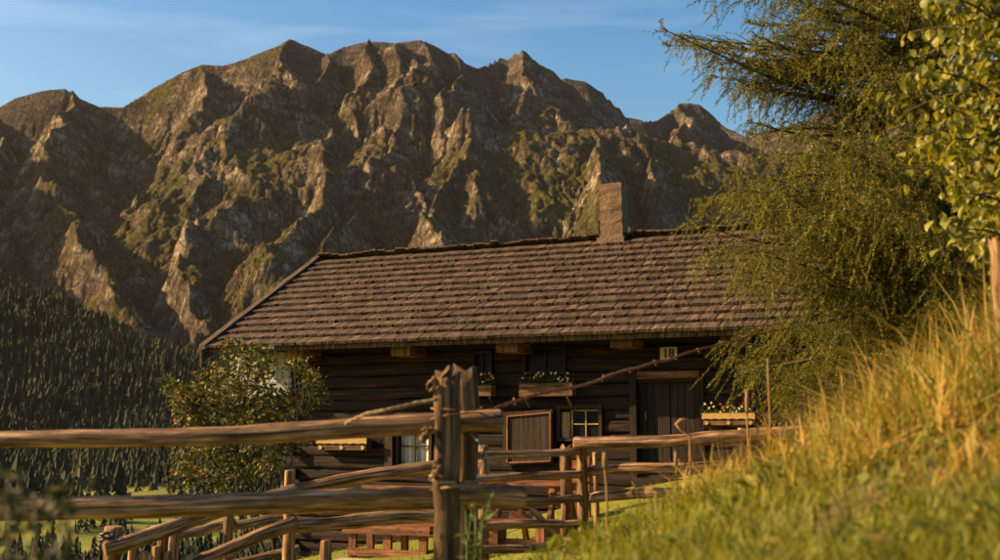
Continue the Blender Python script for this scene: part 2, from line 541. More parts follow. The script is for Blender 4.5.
def mountain_mat():
    m, nt, ns, ls, bs = new_mat('limestone_mountain')
    ge = nd(nt, 'ShaderNodeNewGeometry')
    pos = ge.outputs['Position']
    a = nd(nt, 'ShaderNodeAttribute'); a.attribute_name = 'green'
    s = nd(nt, 'ShaderNodeAttribute'); s.attribute_name = 'scree'
    d = nd(nt, 'ShaderNodeAttribute'); d.attribute_name = 'dark'
    n1 = noise(nt, pos, 0.006, 8, 0.65, 0.6)
    n2 = noise(nt, mapping(nt, pos, (1, 1, 0.35)), 0.028, 8, 0.7, 0.8)
    n3 = noise(nt, mapping(nt, pos, (1, 1, 0.45)), 0.075, 5, 0.7, 0.5)
    rock = ramp(nt, n1, [(0.34, (0.052, 0.040, 0.029)), (0.5, (0.16, 0.122, 0.086)), (0.64, (0.42, 0.335, 0.24))])
    rock = mix(nt, ramp(nt, n2, [(0.40, 0.75), (0.52, 0.0)]), rock, (0.030, 0.022, 0.016))
    wv = nd(nt, 'ShaderNodeTexNoise', i_Scale=0.012, i_Detail=4.0)
    ls.new(pos, wv.inputs['Vector'])
    wp = nd(nt, 'ShaderNodeVectorMath', operation='MULTIPLY_ADD')
    ls.new(wv.outputs['Color'], wp.inputs[0]); wp.inputs[1].default_value = (60, 60, 60); ls.new(pos, wp.inputs[2])
    vo = nd(nt, 'ShaderNodeTexVoronoi', feature='DISTANCE_TO_EDGE'); vo.inputs['Scale'].default_value = 0.021
    ls.new(mapping(nt, wp.outputs[0], (1, 1, 0.5)), vo.inputs['Vector'])
    rock = mix(nt, ramp(nt, vo.outputs['Distance'], [(0.0, 0.8), (0.10, 0.0)]), rock, (0.024, 0.018, 0.013))
    strata = noise(nt, mapping(nt, wp.outputs[0], (0.06, 0.06, 1.0)), 0.03, 5, 0.6)
    rock = mix(nt, 1.0, rock, ramp(nt, strata, [(0.35, 0.62), (0.5, 1.0), (0.65, 1.3)]), 'MULTIPLY')
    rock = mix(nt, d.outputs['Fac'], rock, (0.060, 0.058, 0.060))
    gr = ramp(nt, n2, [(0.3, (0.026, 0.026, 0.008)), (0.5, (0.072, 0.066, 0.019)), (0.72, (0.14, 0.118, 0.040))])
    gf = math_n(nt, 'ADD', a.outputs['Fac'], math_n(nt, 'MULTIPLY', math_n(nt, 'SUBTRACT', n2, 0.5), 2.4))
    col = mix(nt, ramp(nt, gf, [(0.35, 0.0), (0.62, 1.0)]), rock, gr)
    sf = math_n(nt, 'ADD', s.outputs['Fac'], math_n(nt, 'MULTIPLY', math_n(nt, 'SUBTRACT', n1, 0.5), 1.2))
    col = mix(nt, ramp(nt, sf, [(0.5, 0.0), (0.75, 0.9)]), col, (0.36, 0.29, 0.21))
    col = mix(nt, ramp(nt, n3, [(0.38, 0.7), (0.50, 0.0)]), col, (0.022, 0.017, 0.011))  # dark creases painted into the colour, deepening shade in the rock relief
    col = mix(nt, ramp(nt, n3, [(0.56, 0.0), (0.68, 0.45)]), col, (0.30, 0.225, 0.145))
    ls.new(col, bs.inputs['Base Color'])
    bs.inputs['Roughness'].default_value = 1.0
    bs.inputs['Specular IOR Level'].default_value = 0.05
    h = math_n(nt, 'ADD', math_n(nt, 'ADD', math_n(nt, 'MULTIPLY', n1, 1.6), n2), math_n(nt, 'MULTIPLY', n3, 0.35))
    bump(nt, bs, h, 1.0, 30.0)
    return m


M['ground'] = ground_mat()
M['mountain'] = mountain_mat()

# ------------------------------------------------------------------ terrain
GP = []                                                          # (x, y, z) control points of the near ground


def gp(px, d, z):
    GP.append(((px - 500) / F * d, d, z))


for a in ((200, 16, -2.35), (200, 22, -3.3), (260, 25, -3.4), (300, 17.5, -1.95), (340, 17.5, -1.84), (430, 17.5, -1.78), (430, 14, -1.55), (530, 17, -1.38), (530, 13.5, -1.34),
          (530, 10, -1.16), (620, 17, -0.90), (620, 12, -0.95), (620, 8, -0.88), (700, 16, -.74), (800, 15, -.42), (900, 14, -.1), (1000, 13, .25),
          (500, 4.2, -.64), (540, 4.5, -.51), (600, 5, -.47), (700, 6, -.49), (800, 7, -.44), (900, 7.5, -.17), (1000, 7.5, .03), (1100, 7, .26),
          (500, 2.5, -.50), (700, 2.5, -.36), (850, 2.5, -.31), (1000, 2.5, -.25), (1150, 3, .0),
          (430, 5.5, -.98), (300, 5.5, -1.25), (100, 5.5, -1.55), (0, 5.5, -1.65), (430, 10, -1.38), (290, 10, -1.70), (110, 10, -2.05), (0, 10, -2.25),
          (0, 16, -2.95), (100, 20, -3.1), (200, 28, -4.6), (500, 26, -1.2), (900, 24, .5), (0, 28, -6.0), (480, 7.5, -1.1), (430, 3.5, -.8), (250, 3, -1.0)):
    gp(*a)
GP += [(0, 0, -.75), (0, -8, -.7), (-3, 1, -1.15), (-8, 0, -2.1), (8, 0, .9), (14, 10, 2.4), (14, 20, 2.4), (-14, 10, -3.6), (-14, 20, -5.2), (-20, 0, -4), (20, 30, 3)]
GP = np.array(GP)


def tps_fit(pts):
    n = len(pts)
    d = np.linalg.norm(pts[:, None, :2] - pts[None, :, :2], axis=2)
    K = np.where(d > 0, d * d * np.log(d + 1e-12), 0) + np.eye(n) * 0.02
    Q = np.hstack([np.ones((n, 1)), pts[:, :2]])
    A = np.block([[K, Q], [Q.T, np.zeros((3, 3))]])
    return np.linalg.solve(A, np.concatenate([pts[:, 2], np.zeros(3)]))


TPS = tps_fit(GP)


def near_h(x, y):
    x = np.asarray(x, float); y = np.asarray(y, float)
    sh = x.shape; x = x.ravel(); y = y.ravel()
    z = TPS[-3] + TPS[-2] * x + TPS[-1] * y
    for (a, b, _), w in zip(GP, TPS):
        r2 = (x - a) ** 2 + (y - b) ** 2 + 1e-12
        z = z + w * 0.5 * r2 * np.log(r2)
    return z.reshape(sh)


def seg_dist(X, Y, a, b):
    ax, ay = a[0], a[1]; bx, by = b[0] - ax, b[1] - ay
    t = np.clip(((X - ax) * bx + (Y - ay) * by) / (bx * bx + by * by), 0, 1)
    return np.hypot(X - ax - t * bx, Y - ay - t * by), t


HILL = [P(-260, 200, 3000), P(-100, 246, 2900), P(0, 292, 2800), P(60, 315, 2700), P(120, 342, 2600), P(165, 360, 2500), P(200, 378, 2450), P(260, 410, 2400), P(340, 450, 2300)]
FLOOR = -74.0


def far_h(x, y):
    x = np.asarray(x, float); y = np.asarray(y, float)
    r = np.hypot(x, y)
    fl = FLOOR + 6 * fbm(x / 300, y / 300, 3, 5) + 0.012 * np.clip(y - 1500, 0, 4000)
    # the near slope drops to the valley floor, a wooded shoulder half way
    dr = -4 - (r - 30) * 0.22
    z = np.maximum(dr, fl)
    h = np.full(x.shape, -1e9)
    for a, b in zip(HILL[:-1], HILL[1:]):
        d, t = seg_dist(x, y, a, b)
        zz = a.z + (b.z - a.z) * t
        h = np.maximum(h, zz - 0.40 * d - 0.00002 * d * d)
    h = h + 14 * fbm(x / 160, y / 160, 4, 21)
    k = 30.0
    z = np.where(np.abs(z - h) < 6 * k, k * np.log(np.exp((z - np.maximum(z, h)) / k) + np.exp((h - np.maximum(z, h)) / k)) + np.maximum(z, h), np.maximum(z, h))
    return z


def ground_h(x, y):
    x = np.asarray(x, float); y = np.asarray(y, float)
    r = np.hypot(x, y - 8)
    t = sstep(20, 48, r)
    cx = np.clip(x, -34, 34); cy = np.clip(y, -14, 46)
    return near_h(cx, cy) * (1 - t) + (far_h(x, y)) * t + 0.02 * vnoise(x * 1.3, y * 1.3, 3) * (1 - t)


def gz(x, y):
    return float(ground_h(np.array([x]), np.array([y]))[0])


def wood_mask(x, y):
    """1 where forest grows, 0 on the valley meadows"""
    z = far_h(x, y)
    r = np.hypot(x, y)
    n = fbm(x / 170, y / 170, 4, 77)
    hill = np.maximum(sstep(10, 26, z - FLOOR + 16 * n), sstep(1560, 1640, r + 130 * n))
    u = 500 + F * x / np.maximum(y, 1)
    clear = np.exp(-(((u - 122) / 22.0) ** 2 + ((z - FLOOR - 62) / 14.0) ** 2))
    low = sstep(60, 120, r) * (1 - sstep(740, 800, r + 90 * n))
    patch = sstep(.14, .3, fbm(x / 110, y / 150, 4, 79)) * .8
    return np.clip(np.maximum(np.maximum(hill, patch * (r > 500)) * (1 - 0.95 * clear), low * sstep(-0.55, -0.2, n + 0.3)), 0, 1)


def dry_mask(x, y):
    u = 500 + F * x / np.maximum(y, .3)
    lo = np.interp(y, [2.7, 3.2, 4.0, 5, 6, 7, 8, 9, 10.2], [1250, 860, 750, 670, 610, 605, 640, 700, 760])
    return sstep(-20, 90, u - lo) * (1 - sstep(9.5, 11.5, y)) * sstep(-.7, .1, fbm(x * 1.2, y * 1.2, 3, 201))


def soil_mask(x, y):
    n = fbm(x * 1.1, y * 1.1, 4, 91)
    u = 500 + F * x / np.maximum(y, .3)
    return sstep(0.12, 0.45, n) * sstep(700, 850, u) * (1 - sstep(5.5, 7, y)) * 0.9


na, nr = 230, 300
az = np.radians(np.linspace(-72, 72, na))
rr = np.concatenate([np.linspace(1.5, 12, 60, endpoint=False), np.geomspace(12, 3700, nr - 60)])
AZ, RR = np.meshgrid(az, rr)
X = np.sin(AZ) * RR; Y = np.cos(AZ) * RR - 8.0
Z = ground_h(X, Y)
idx = np.arange(na * nr).reshape(nr, na)
quads = np.stack([idx[:-1, :-1], idx[:-1, 1:], idx[1:, 1:], idx[1:, :-1]], -1).reshape(-1, 4)
wm = wood_mask(X, Y) * sstep(55, 130, np.hypot(X, Y))
g = np_mesh('ground', np.stack([X, Y, Z], -1).reshape(-1, 3), quads, M['ground'], smooth=True, attrs={'wood': wm, 'soil': soil_mask(X, Y), 'dry': dry_mask(X, Y)})
tag(g, kind='structure')

# ---- mountains: crest and spurs, each point a photo direction at a plausible distance
CREST = [(-420, 60, 6400), (-250, 95, 6200), (-120, 118, 6100), (-40, 116, 6050), (0, 106, 6000), (15, 97, 6000), (35, 92, 6000), (50, 89, 6000), (65, 88, 6000), (80, 97, 6000),
         (100, 106, 6000), (122, 107, 6000), (150, 90, 6050), (180, 73, 6050), (202, 64, 6050), (222, 66, 6050), (245, 59, 6050), (270, 48, 6050),
         (290, 39, 6050), (310, 47, 6050), (327, 54, 6050), (345, 46, 6100), (370, 41, 6100), (395, 43, 6100), (420, 39, 6100), (440, 48, 6100),
         (458, 60, 6100), (478, 68, 6200), (500, 58, 6350), (522, 52, 6400), (540, 62, 6400), (560, 77, 6400)]
CREST2 = [(478, 72, 6900), (530, 72, 6800), (565, 77, 6700), (585, 81, 6700), (600, 90, 6700), (612, 101, 6650), (630, 117, 6600), (642, 120, 6600), (656, 120, 6700), (670, 112, 6900),
          (680, 104, 6950), (690, 101, 7000), (700, 103, 7000), (712, 113, 7000), (725, 126, 6900), (745, 135, 6700), (800, 120, 6500), (870, 90, 6400), (950, 60, 6300), (1100, 50, 6200), (1400, 80, 6200)]
FRONT = [(440, 150, 5200), (480, 106, 5350), (505, 118, 5350), (530, 121, 5300), (560, 122, 5300), (585, 115, 5400), (605, 121, 5400), (640, 128, 5500), (690, 140, 5600), (745, 150, 5600), (850, 150, 5500), (1100, 160, 5300)]
WEST = [(-470, -30, 6000), (-380, -40, 5600), (-330, -45, 5200), (-320, 10, 4700), (-300, 90, 4200), (-290, 200, 3600)]     # summit west of the picture, shades the cirque
SPURS = [
    [(-250, 95, 6200), (-230, 150, 5500), (-200, 230, 4700), (-160, 330, 3700)],
    [(-120, 118, 6100), (-100, 150, 5500), (-70, 230, 4600), (-30, 330, 3700)],
    [(0, 106, 6000), (-5, 135, 5600), (-20, 180, 5100), (-10, 240, 4500), (20, 320, 3700)],
    [(65, 88, 6000), (62, 112, 5650), (66, 131, 5450), (45, 150, 5250), (30, 185, 4900), (75, 215, 4550), (92, 250, 4200), (105, 300, 3750)],
    [(66, 131, 5450), (80, 160, 5150), (110, 205, 4700), (135, 260, 4200)],
    [(202, 64, 6050), (205, 85, 5800), (200, 120, 5500), (190, 150, 5250), (170, 190, 4900), (160, 215, 4700)],
    [(130, 104, 6000), (128, 125, 5750), (122, 150, 5500), (130, 190, 5100)],
    [(290, 39, 6050), (288, 62, 5800), (262, 76, 5650), (248, 88, 5550), (241, 105, 5400), (238, 145, 5130), (231, 178, 4930), (226, 205, 4700), (205, 228, 4450), (190, 262, 4150), (195, 330, 3600)],
    [(238, 145, 5130), (252, 185, 4850), (262, 225, 4500), (265, 285, 4000)],
    [(327, 54, 6050), (322, 75, 5850), (316, 95, 5650), (330, 112, 5500)],
    [(370, 41, 6100), (368, 62, 5900), (358, 85, 5700), (352, 108, 5500), (362, 120, 5400)],
    [(395, 43, 6100), (398, 66, 5850), (392, 92, 5600), (386, 112, 5450), (392, 128, 5300)],
    [(420, 39, 6100), (415, 60, 5900), (408, 90, 5600), (405, 106, 5450), (398, 130, 5250)],
    [(448, 53, 6100), (442, 66, 5900), (436, 90, 5650), (446, 118, 5400), (440, 150, 5200)],
    [(335, 152, 5050), (322, 165, 4900), (305, 200, 4550), (292, 235, 4200), (282, 275, 3850)],
    [(386, 148, 5100), (372, 163, 4950), (350, 195, 4600), (338, 225, 4300), (322, 262, 3950)],
    [(398, 130, 5250), (386, 148, 5100)],
    [(330, 112, 5500), (338, 135, 5250), (335, 152, 5050)],
    [(440, 150, 5200), (428, 172, 4950), (408, 205, 4600), (392, 240, 4250), (380, 280, 3900)],
    [(480, 106, 5350), (470, 135, 5050), (455, 172, 4700), (446, 205, 4400), (440, 260, 3950)],
    [(505, 118, 5350), (506, 150, 5000), (498, 190, 4600), (490, 250, 4000)],
    [(545, 122, 5300), (552, 150, 5000), (556, 185, 4600), (552, 250, 3950)],
    [(585, 115, 5400), (592, 140, 5150), (604, 165, 4900), (610, 200, 4500), (612, 250, 4000)],
    [(522, 52, 6400), (520, 75, 6100), (512, 98, 5800)],
    [(640, 128, 5500), (648, 150, 5250), (668, 185, 4850), (676, 225, 4450), (672, 270, 4000)],
    [(690, 140, 5600), (705, 165, 5250), (722, 205, 4800), (735, 260, 4100)],
    [(690, 101, 7000), (682, 122, 6500), (676, 132, 5900)],
    [(800, 150, 5500), (800, 200, 4800), (790, 280, 3900)],
    [(950, 155, 5400), (930, 210, 4700), (900, 290, 3900)],
    [(1150, 160, 5300), (1120, 220, 4600), (1080, 300, 3800)],
]
SLOPES = {3: (1.5, .9), 7: (3.2, .95), 8: (1.5, 1.2), 9: (1.8, 1.5), 23: (1.4, .9)}    # lateral steepness, west and east side
nu, nv = 1040, 450
us = np.linspace(-470, 1220, nu)
ds = np.concatenate([np.linspace(2900, 6250, 400, endpoint=False), np.linspace(6250, 7800, nv - 400)])
U, D = np.meshgrid(us, ds)
X = (U - 500) / F * D; Y = D.copy()
# domain warp keeps ridges crooked
wx = 120 * fbm(X / 560, Y / 560, 4, 31) + 10 * fbm(X / 90, Y / 90, 3, 35)
wy = 120 * fbm(X / 560, Y / 560, 4, 41) + 10 * fbm(X / 90, Y / 90, 3, 45)
fade = 0.5 + 0.5 * sstep(0, 700, 6000 - Y)
XW = X + wx * 0.8; YW = Y + wy * 0.8
Hm = np.full(X.shape, -1e9)


def lay(line, kl, kr, warp):
    global Hm
    pts = [P(*q) for q in line]
    xs, ys = (XW, YW) if warp else (X + 0.06 * wx, Y + 0.06 * wy)
    for a, b in zip(pts[:-1], pts[1:]):
        x0 = min(a.x, b.x) - 2600; x1 = max(a.x, b.x) + 2600
        y0 = min(a.y, b.y) - 2600; y1 = max(a.y, b.y) + 2600
        msk = (X > x0) & (X < x1) & (Y > y0) & (Y < y1)
        d, t = seg_dist(xs[msk], ys[msk], a, b)
        cr = (b.x - a.x) * (ys[msk] - a.y) - (b.y - a.y) * (xs[msk] - a.x)     # which side of the spur
        sg = np.tanh(cr / (math.hypot(b.x - a.x, b.y - a.y) * 25.0)) * (1 if b.y < a.y else -1)
        k = (kl + kr) / 2 + (kr - kl) / 2 * sg
        zz = a.z + (b.z - a.z) * t - (k * d if kr > 0.1 else kl * np.minimum(d, 270) + .74 * np.maximum(d - 270, 0))
        Hm[msk] = np.maximum(Hm[msk], zz)


lay(CREST, 1.95, 0, False)
lay(CREST2, 1.5, 0, False)
lay(FRONT, 1.05, 1.05, True)
lay(WEST, 1.0, 1.0, True)
for i_, s_ in enumerate(SPURS):
    if i_ not in (4, 6, 8, 18, 20, 21, 25): lay(s_, *SLOPES.get(i_, (1.1 + .9 * ((i_ * 37) % 11) / 11, .85 + .6 * ((i_ * 53) % 7) / 7)), True)
base = -130 + 0.16 * (Y - 2900) + 60 * sstep(2900, 3400, Y) * (1 + fbm(X / 500, Y / 500, 3, 61))
Hm = np.maximum(Hm, base)
skel = Hm.copy()
crest_d = np.full(X.shape, 1e9)
for line in (CREST, CREST2):
    pts = [P(*q) for q in line]
    for a, b in zip(pts[:-1], pts[1:]):
        d, t = seg_dist(X, Y, a, b)
        crest_d = np.minimum(crest_d, d)
amp = sstep(10, 420, crest_d)
rn = ridged(X / 520 + 0.004 * wx, Y / 700 + 0.004 * wy, 5, 101, 0.5)
Hm = Hm + (rn - 1.1) * 62 * (0.03 + 0.97 * amp) + 13 * fbm(X / 70, Y / 70, 4, 111) * (.12 + .88 * amp)


def erode(H, n_it, K):
    """running water cuts gullies: steepest descent, drainage area, implicit stream power step"""
    nr_, nc_ = H.shape
    N_ = nr_ * nc_
    ids = np.arange(N_).reshape(nr_, nc_)
    acc_out = None
    for it in range(n_it):
        best = np.zeros((nr_, nc_)); rec = ids.copy(); dist = np.ones((nr_, nc_))
        for dy_, dx_ in ((-1, 0), (1, 0), (0, -1), (0, 1), (-1, -1), (-1, 1), (1, -1), (1, 1)):
            y0, y1 = max(0, -dy_), nr_ - max(0, dy_); x0, x1 = max(0, -dx_), nc_ - max(0, dx_)
            A = (slice(y0, y1), slice(x0, x1)); B = (slice(y0 + dy_, y1 + dy_), slice(x0 + dx_, x1 + dx_))
            dd_ = np.hypot(X[B] - X[A], Y[B] - Y[A])
            sl = (H[A] - H[B]) / dd_
            m_ = sl > best[A]
            best[A] = np.where(m_, sl, best[A]); rec[A] = np.where(m_, ids[B], rec[A]); dist[A] = np.where(m_, dd_, dist[A])
        order = np.argsort(H.ravel(), kind='stable')
        rc = rec.ravel().tolist(); ac = [1.0] * N_
        ol = order.tolist()
        for i in reversed(ol):
            r = rc[i]
            if r != i: ac[r] += ac[i]
        acn = np.array(ac)
        Fk = (K * np.minimum(acn, 4000.0) ** .5 / dist.ravel()).tolist()
        h = H.ravel().tolist()
        for i in ol:
            r = rc[i]
            if r != i:
                f = Fk[i]
                h[i] = (h[i] + f * h[r]) / (1 + f)
        H = np.array(h).reshape(nr_, nc_)
        acc_out = acn.reshape(nr_, nc_)
    return H, acc_out


H0 = Hm.copy()
Hm, acc = erode(Hm, 7, 0.24)
Hm = H0 + (Hm - H0) * (0.06 + 0.94 * sstep(0, 220, crest_d))
dzx = np.gradient(Hm, axis=1) / np.gradient(X, axis=1)
dzy = np.gradient(Hm, axis=0) / np.gradient(Y, axis=0)
slope_m = np.hypot(dzx, dzy)
steep = sstep(0.9, 1.7, slope_m)
Hm = Hm + 7 * fbm(X / 34, Y / 40, 3, 151) * (0.2 + 0.8 * amp)
ph_ = Hm / 46.0 + 1.3 * fbm(X / 260, Y / 260, 3, 161)
Hm = Hm + 5.0 * np.sin(2 * PI * ph_) * steep * amp                     # limestone ledges
# behind the crest the plateau falls away
dzdx = np.gradient(Hm, axis=1) / np.gradient(X, axis=1)
dzdy = np.gradient(Hm, axis=0) / np.gradient(Y, axis=0)
slope = np.hypot(dzdx, dzdy)
zr = Hm / 2000.0
gn = fbm(X / 240, Y / 240, 4, 171)
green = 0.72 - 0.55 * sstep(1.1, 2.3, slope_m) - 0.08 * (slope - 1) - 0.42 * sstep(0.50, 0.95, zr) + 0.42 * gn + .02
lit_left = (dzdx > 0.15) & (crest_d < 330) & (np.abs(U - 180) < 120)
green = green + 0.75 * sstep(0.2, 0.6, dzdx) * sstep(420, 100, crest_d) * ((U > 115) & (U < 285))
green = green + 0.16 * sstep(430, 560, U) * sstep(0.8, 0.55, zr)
lap = Hm - (np.roll(Hm, 6, 1) + np.roll(Hm, -6, 1)) / 2
scree = .78 * sstep(3.4, 5.6, np.log(acc)) + .10 * gn
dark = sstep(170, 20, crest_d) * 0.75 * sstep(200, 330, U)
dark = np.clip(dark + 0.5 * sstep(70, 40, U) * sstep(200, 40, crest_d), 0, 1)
idx = np.arange(nu * nv).reshape(nv, nu)
quads = np.stack([idx[:-1, :-1], idx[:-1, 1:], idx[1:, 1:], idx[1:, :-1]], -1).reshape(-1, 4)
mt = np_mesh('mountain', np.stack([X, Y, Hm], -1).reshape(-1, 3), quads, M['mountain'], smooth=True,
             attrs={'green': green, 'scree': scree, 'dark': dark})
tag(mt, kind='structure')

# ------------------------------------------------------------------ haze over valley and mountains
hz, nt, ns, ls, bs = new_mat('mountain_haze')
ns.remove(bs)
pv = nd(nt, 'ShaderNodeVolumePrincipled')
pv.inputs['Color'].default_value = (0.92, 0.80, 0.66, 1)
pv.inputs['Density'].default_value = 4.0e-6
pv.inputs['Anisotropy'].default_value = 0.2
ls.new(pv.outputs[0], nt.nodes['Material Output'].inputs['Volume'])
hb = MB()
hb.box(-9000, 9000, -60, 8600, -110, 2900)
hzo = hb.build('haze', hz)
tag(hzo, kind='stuff')


# ------------------------------------------------------------------ the log hut
YAW = math.radians(24.3)
HU = Vector((math.cos(YAW), -math.sin(YAW), 0))       # along the eave, to the near end
HV = Vector((math.sin(YAW), math.cos(YAW), 0))        # back into the hut
E0 = P(207, 345, 19.7)                                # left end of the front eave
HZ = -2.0                                             # local z = 0
HO = Vector((E0.x, E0.y, HZ))
ZE = E0.z - HZ                                        # shingle surface at the eave
RUN, RISE = 3.43, 1.977
LEN = 11.7
WY = 0.75                                             # front wall plane
WL, WR = 1.36, 11.0                                   # wall ends along the eave


def on_hut(px, py, y=WY):
    """photo pixel -> (s, z) on the vertical hut plane at local depth y"""
    r = ray(px, py)
    q = HO + HV * y
    t = q.dot(HV) / r.dot(HV)
    w = r * t
    return (w - HO).dot(HU), w.z - HZ


def rect(px0, py0, px1, py1, y=WY):
    s0, zt = on_hut(px0, (py0 + py1) / 2, y)[0], on_hut((px0 + px1) / 2, py0, y)[1]
    s1, zb = on_hut(px1, (py0 + py1) / 2, y)[0], on_hut((px0 + px1) / 2, py1, y)[1]
    return s0, s1, zb, zt


def to_world(s, y, z):
    return HO + HU * s + HV * y + Vector((0, 0, z))


def base_z(s, y=WY):
    w = to_world(s, y, 0)
    return gz(w.x, w.y) - HZ


hut = empty('log_hut', HO, -YAW)
tag(hut, 'dark sunburnt log hut with long brown shingle roof and stone chimney', 'hut')


def hut_thing(name, s, y, z, label, cat, group=None):
    return tag(empty(name, to_world(s, y, z), -YAW), label, cat, group)


# openings in the front wall (photo rectangles)
R_W1 = rect(396, 425, 432, 467)          # curtained window
R_W2 = rect(557, 405, 602, 441)          # window with light muntins
R_UP = rect(523, 346, 566, 374)          # small upper window above the brown flower box
R_UL = rect(472, 351, 492, 380)          # the next upper window, beside the near fence post
R_DOOR = rect(638, 379, 701, 498)
R_DOOR = (R_DOOR[0], R_DOOR[1], base_z((R_DOOR[0] + R_DOOR[1]) / 2) + 0.02, R_DOOR[3])
OPEN = [R_W1, R_W2, R_UP, R_UL, R_DOOR]

wall = MB()
wall.box(WL + 0.05, WR - 0.05, WY + 0.16, WY + 0.20, -0.6, ZE + 0.3)
wall.box(WL + 0.05, WL + 0.09, WY + 0.2, 2 * RUN - WY - 0.2, -0.6, ZE + 0.3)
wall.box(WR - 0.09, WR - 0.05, WY + 0.2, 2 * RUN - WY - 0.2, -0.6, ZE + 0.3)
wall.box(WL + 0.05, WR - 0.05, 2 * RUN - WY - 0.2, 2 * RUN - WY - 0.16, -0.6, ZE + 0.3)
wall_o = wall.build('wall', M['black'], hut)


def log_mesh(x0, x1, y0, y1, z0, z1, seed):
    """squared, hand hewn wall timber with wavy edges; front face at y0"""
    rd = random.Random(seed)
    n = max(3, int((x1 - x0) / 0.35) + 1)
    b = MB()
    prof = [(y0 + 0.02, z0), (y0, z0 + 0.03), (y0 - 0.004, (z0 + z1) / 2), (y0, z1 - 0.03), (y0 + 0.02, z1), (y1, z1), (y1, z0)]
    m = len(prof); rings = []
    zs = 0.0
    for i in range(n + 1):
        x = x0 + (x1 - x0) * i / n
        dz = 0.009 * math.sin(x * 1.7 + seed) + rd.uniform(-.005, .005)
        dy = 0.010 * math.sin(x * 1.1 + seed * 2.1) + rd.uniform(-.006, .006)
        ring = []
        for k, (yy, zz) in enumerate(prof):
            front = k < 5
            ring.append(len(b.v))
            b.v.append(Vector((x, yy + (dy + rd.uniform(-.004, .004) if front else 0), zz + (dz + rd.uniform(-.006, .006) if front else 0))))
        rings.append(ring)
    u = [0, .03, .12, .2, .23, .4, .6, .83]
    o = rd.random() * 8
    for i in range(n):
        xa = x0 + (x1 - x0) * i / n; xb = x0 + (x1 - x0) * (i + 1) / n
        for k in range(m):
            k2 = (k + 1) % m
            b.face([rings[i][k], rings[i + 1][k], rings[i + 1][k2], rings[i][k2]],
                   [(o + u[k], xa + o), (o + u[k], xb + o), (o + u[k + 1], xb + o), (o + u[k + 1], xa + o)])
    b.face(list(reversed(rings[0])) if False else rings[0], [(o + q[0], o + q[1]) for q in prof])
    b.face(list(reversed(rings[-1])), [(o + q[0], o + q[1]) for q in reversed(prof)])
    return b


# courses of timbers, cut at the openings
z = -0.55; ci = 0
rd = random.Random(3)
while z < ZE + 0.12:
    h = rd.uniform(0.165, 0.215)
    za, zb = z + 0.006, z + h - 0.006
    cuts = sorted((r[0] - 0.02, r[1] + 0.02) for r in OPEN if r[2] - 0.03 < (za + zb) / 2 < r[3] + 0.03)
    x = WL - (0.17 if ci % 2 == 0 else 0.02)
    end = WR + (0.17 if ci % 2 == 0 else 0.02)
    segs = []
    for a, b_ in cuts:
        if a > x + 0.05: segs.append((x, a))
        x = max(x, b_)
    segs.append((x, end))
    for k, (a, b_) in enumerate(segs):
        if b_ - a < 0.08: continue
        yo = rd.uniform(-.018, .018)
        log_mesh(a, b_, WY + yo, WY + 0.158, za, zb, ci * 13 + k).build('log', M['wall'], wall_o, smooth=False)
    # end walls
    for sx in (0, 1):
        yb0 = WY + (-0.15 if ci % 2 else 0.165); yb1 = 2 * RUN - WY - (0.165 if ci % 2 == 0 else -0.15)
        xf = WL if sx == 0 else WR
        lb = MB()
        lb.box(xf - 0.02 if sx == 0 else xf - 0.045, xf + 0.045 if sx == 0 else xf + 0.02, yb0, yb1, za, zb, 1, 0.006)
        lb.build('log', M['wall'], wall_o)
    z += h; ci += 1

# gable boards above the end walls
for sx in (WL, WR):
    gb = MB()
    yy = 0.5
    while yy < 2 * RUN - 0.5:
        y2 = min(yy + 0.22, 2 * RUN - 0.5)
        zt = lambda q: ZE - 0.22 + RISE * min(q, 2 * RUN - q) / RUN
        a = [(sx - .02, yy, ZE - 0.1), (sx + .02, yy, ZE - 0.1), (sx - .02, y2 - .008, ZE - 0.1), (sx + .02, y2 - .008, ZE - 0.1),
             (sx - .02, yy, zt(yy)), (sx + .02, yy, zt(yy)), (sx - .02, y2 - .008, zt(y2)), (sx + .02, y2 - .008, zt(y2))]
        if zt(yy) > ZE - 0.08: gb.quadbox(a, 2)
        yy += 0.22
    gb.build('gable_boards', M['wall'], hut)

# ---- roof
ANG = math.atan2(RISE, RUN)
SL = math.hypot(RUN, RISE)
rf = MB()
T = 0.10
for side in (0, 1):
    def rp(x, q, dz):
        yy = q * RUN if side == 0 else 2 * RUN - q * RUN
        return (x, yy, ZE + q * RISE + dz)
    rf.quadbox([rp(0.03, 0.01, -T - .055), rp(LEN - .03, 0.01, -T - .055), rp(0.03, 1.0, -T - .055), rp(LEN - .03, 1.0, -T - .055),
                rp(0.03, 0.01, -.055), rp(LEN - .03, 0.01, -.055), rp(0.03, 1.0, -.055), rp(LEN - .03, 1.0, -.055)], 1)
roof = rf.build('roof', M['shingle'], hut)


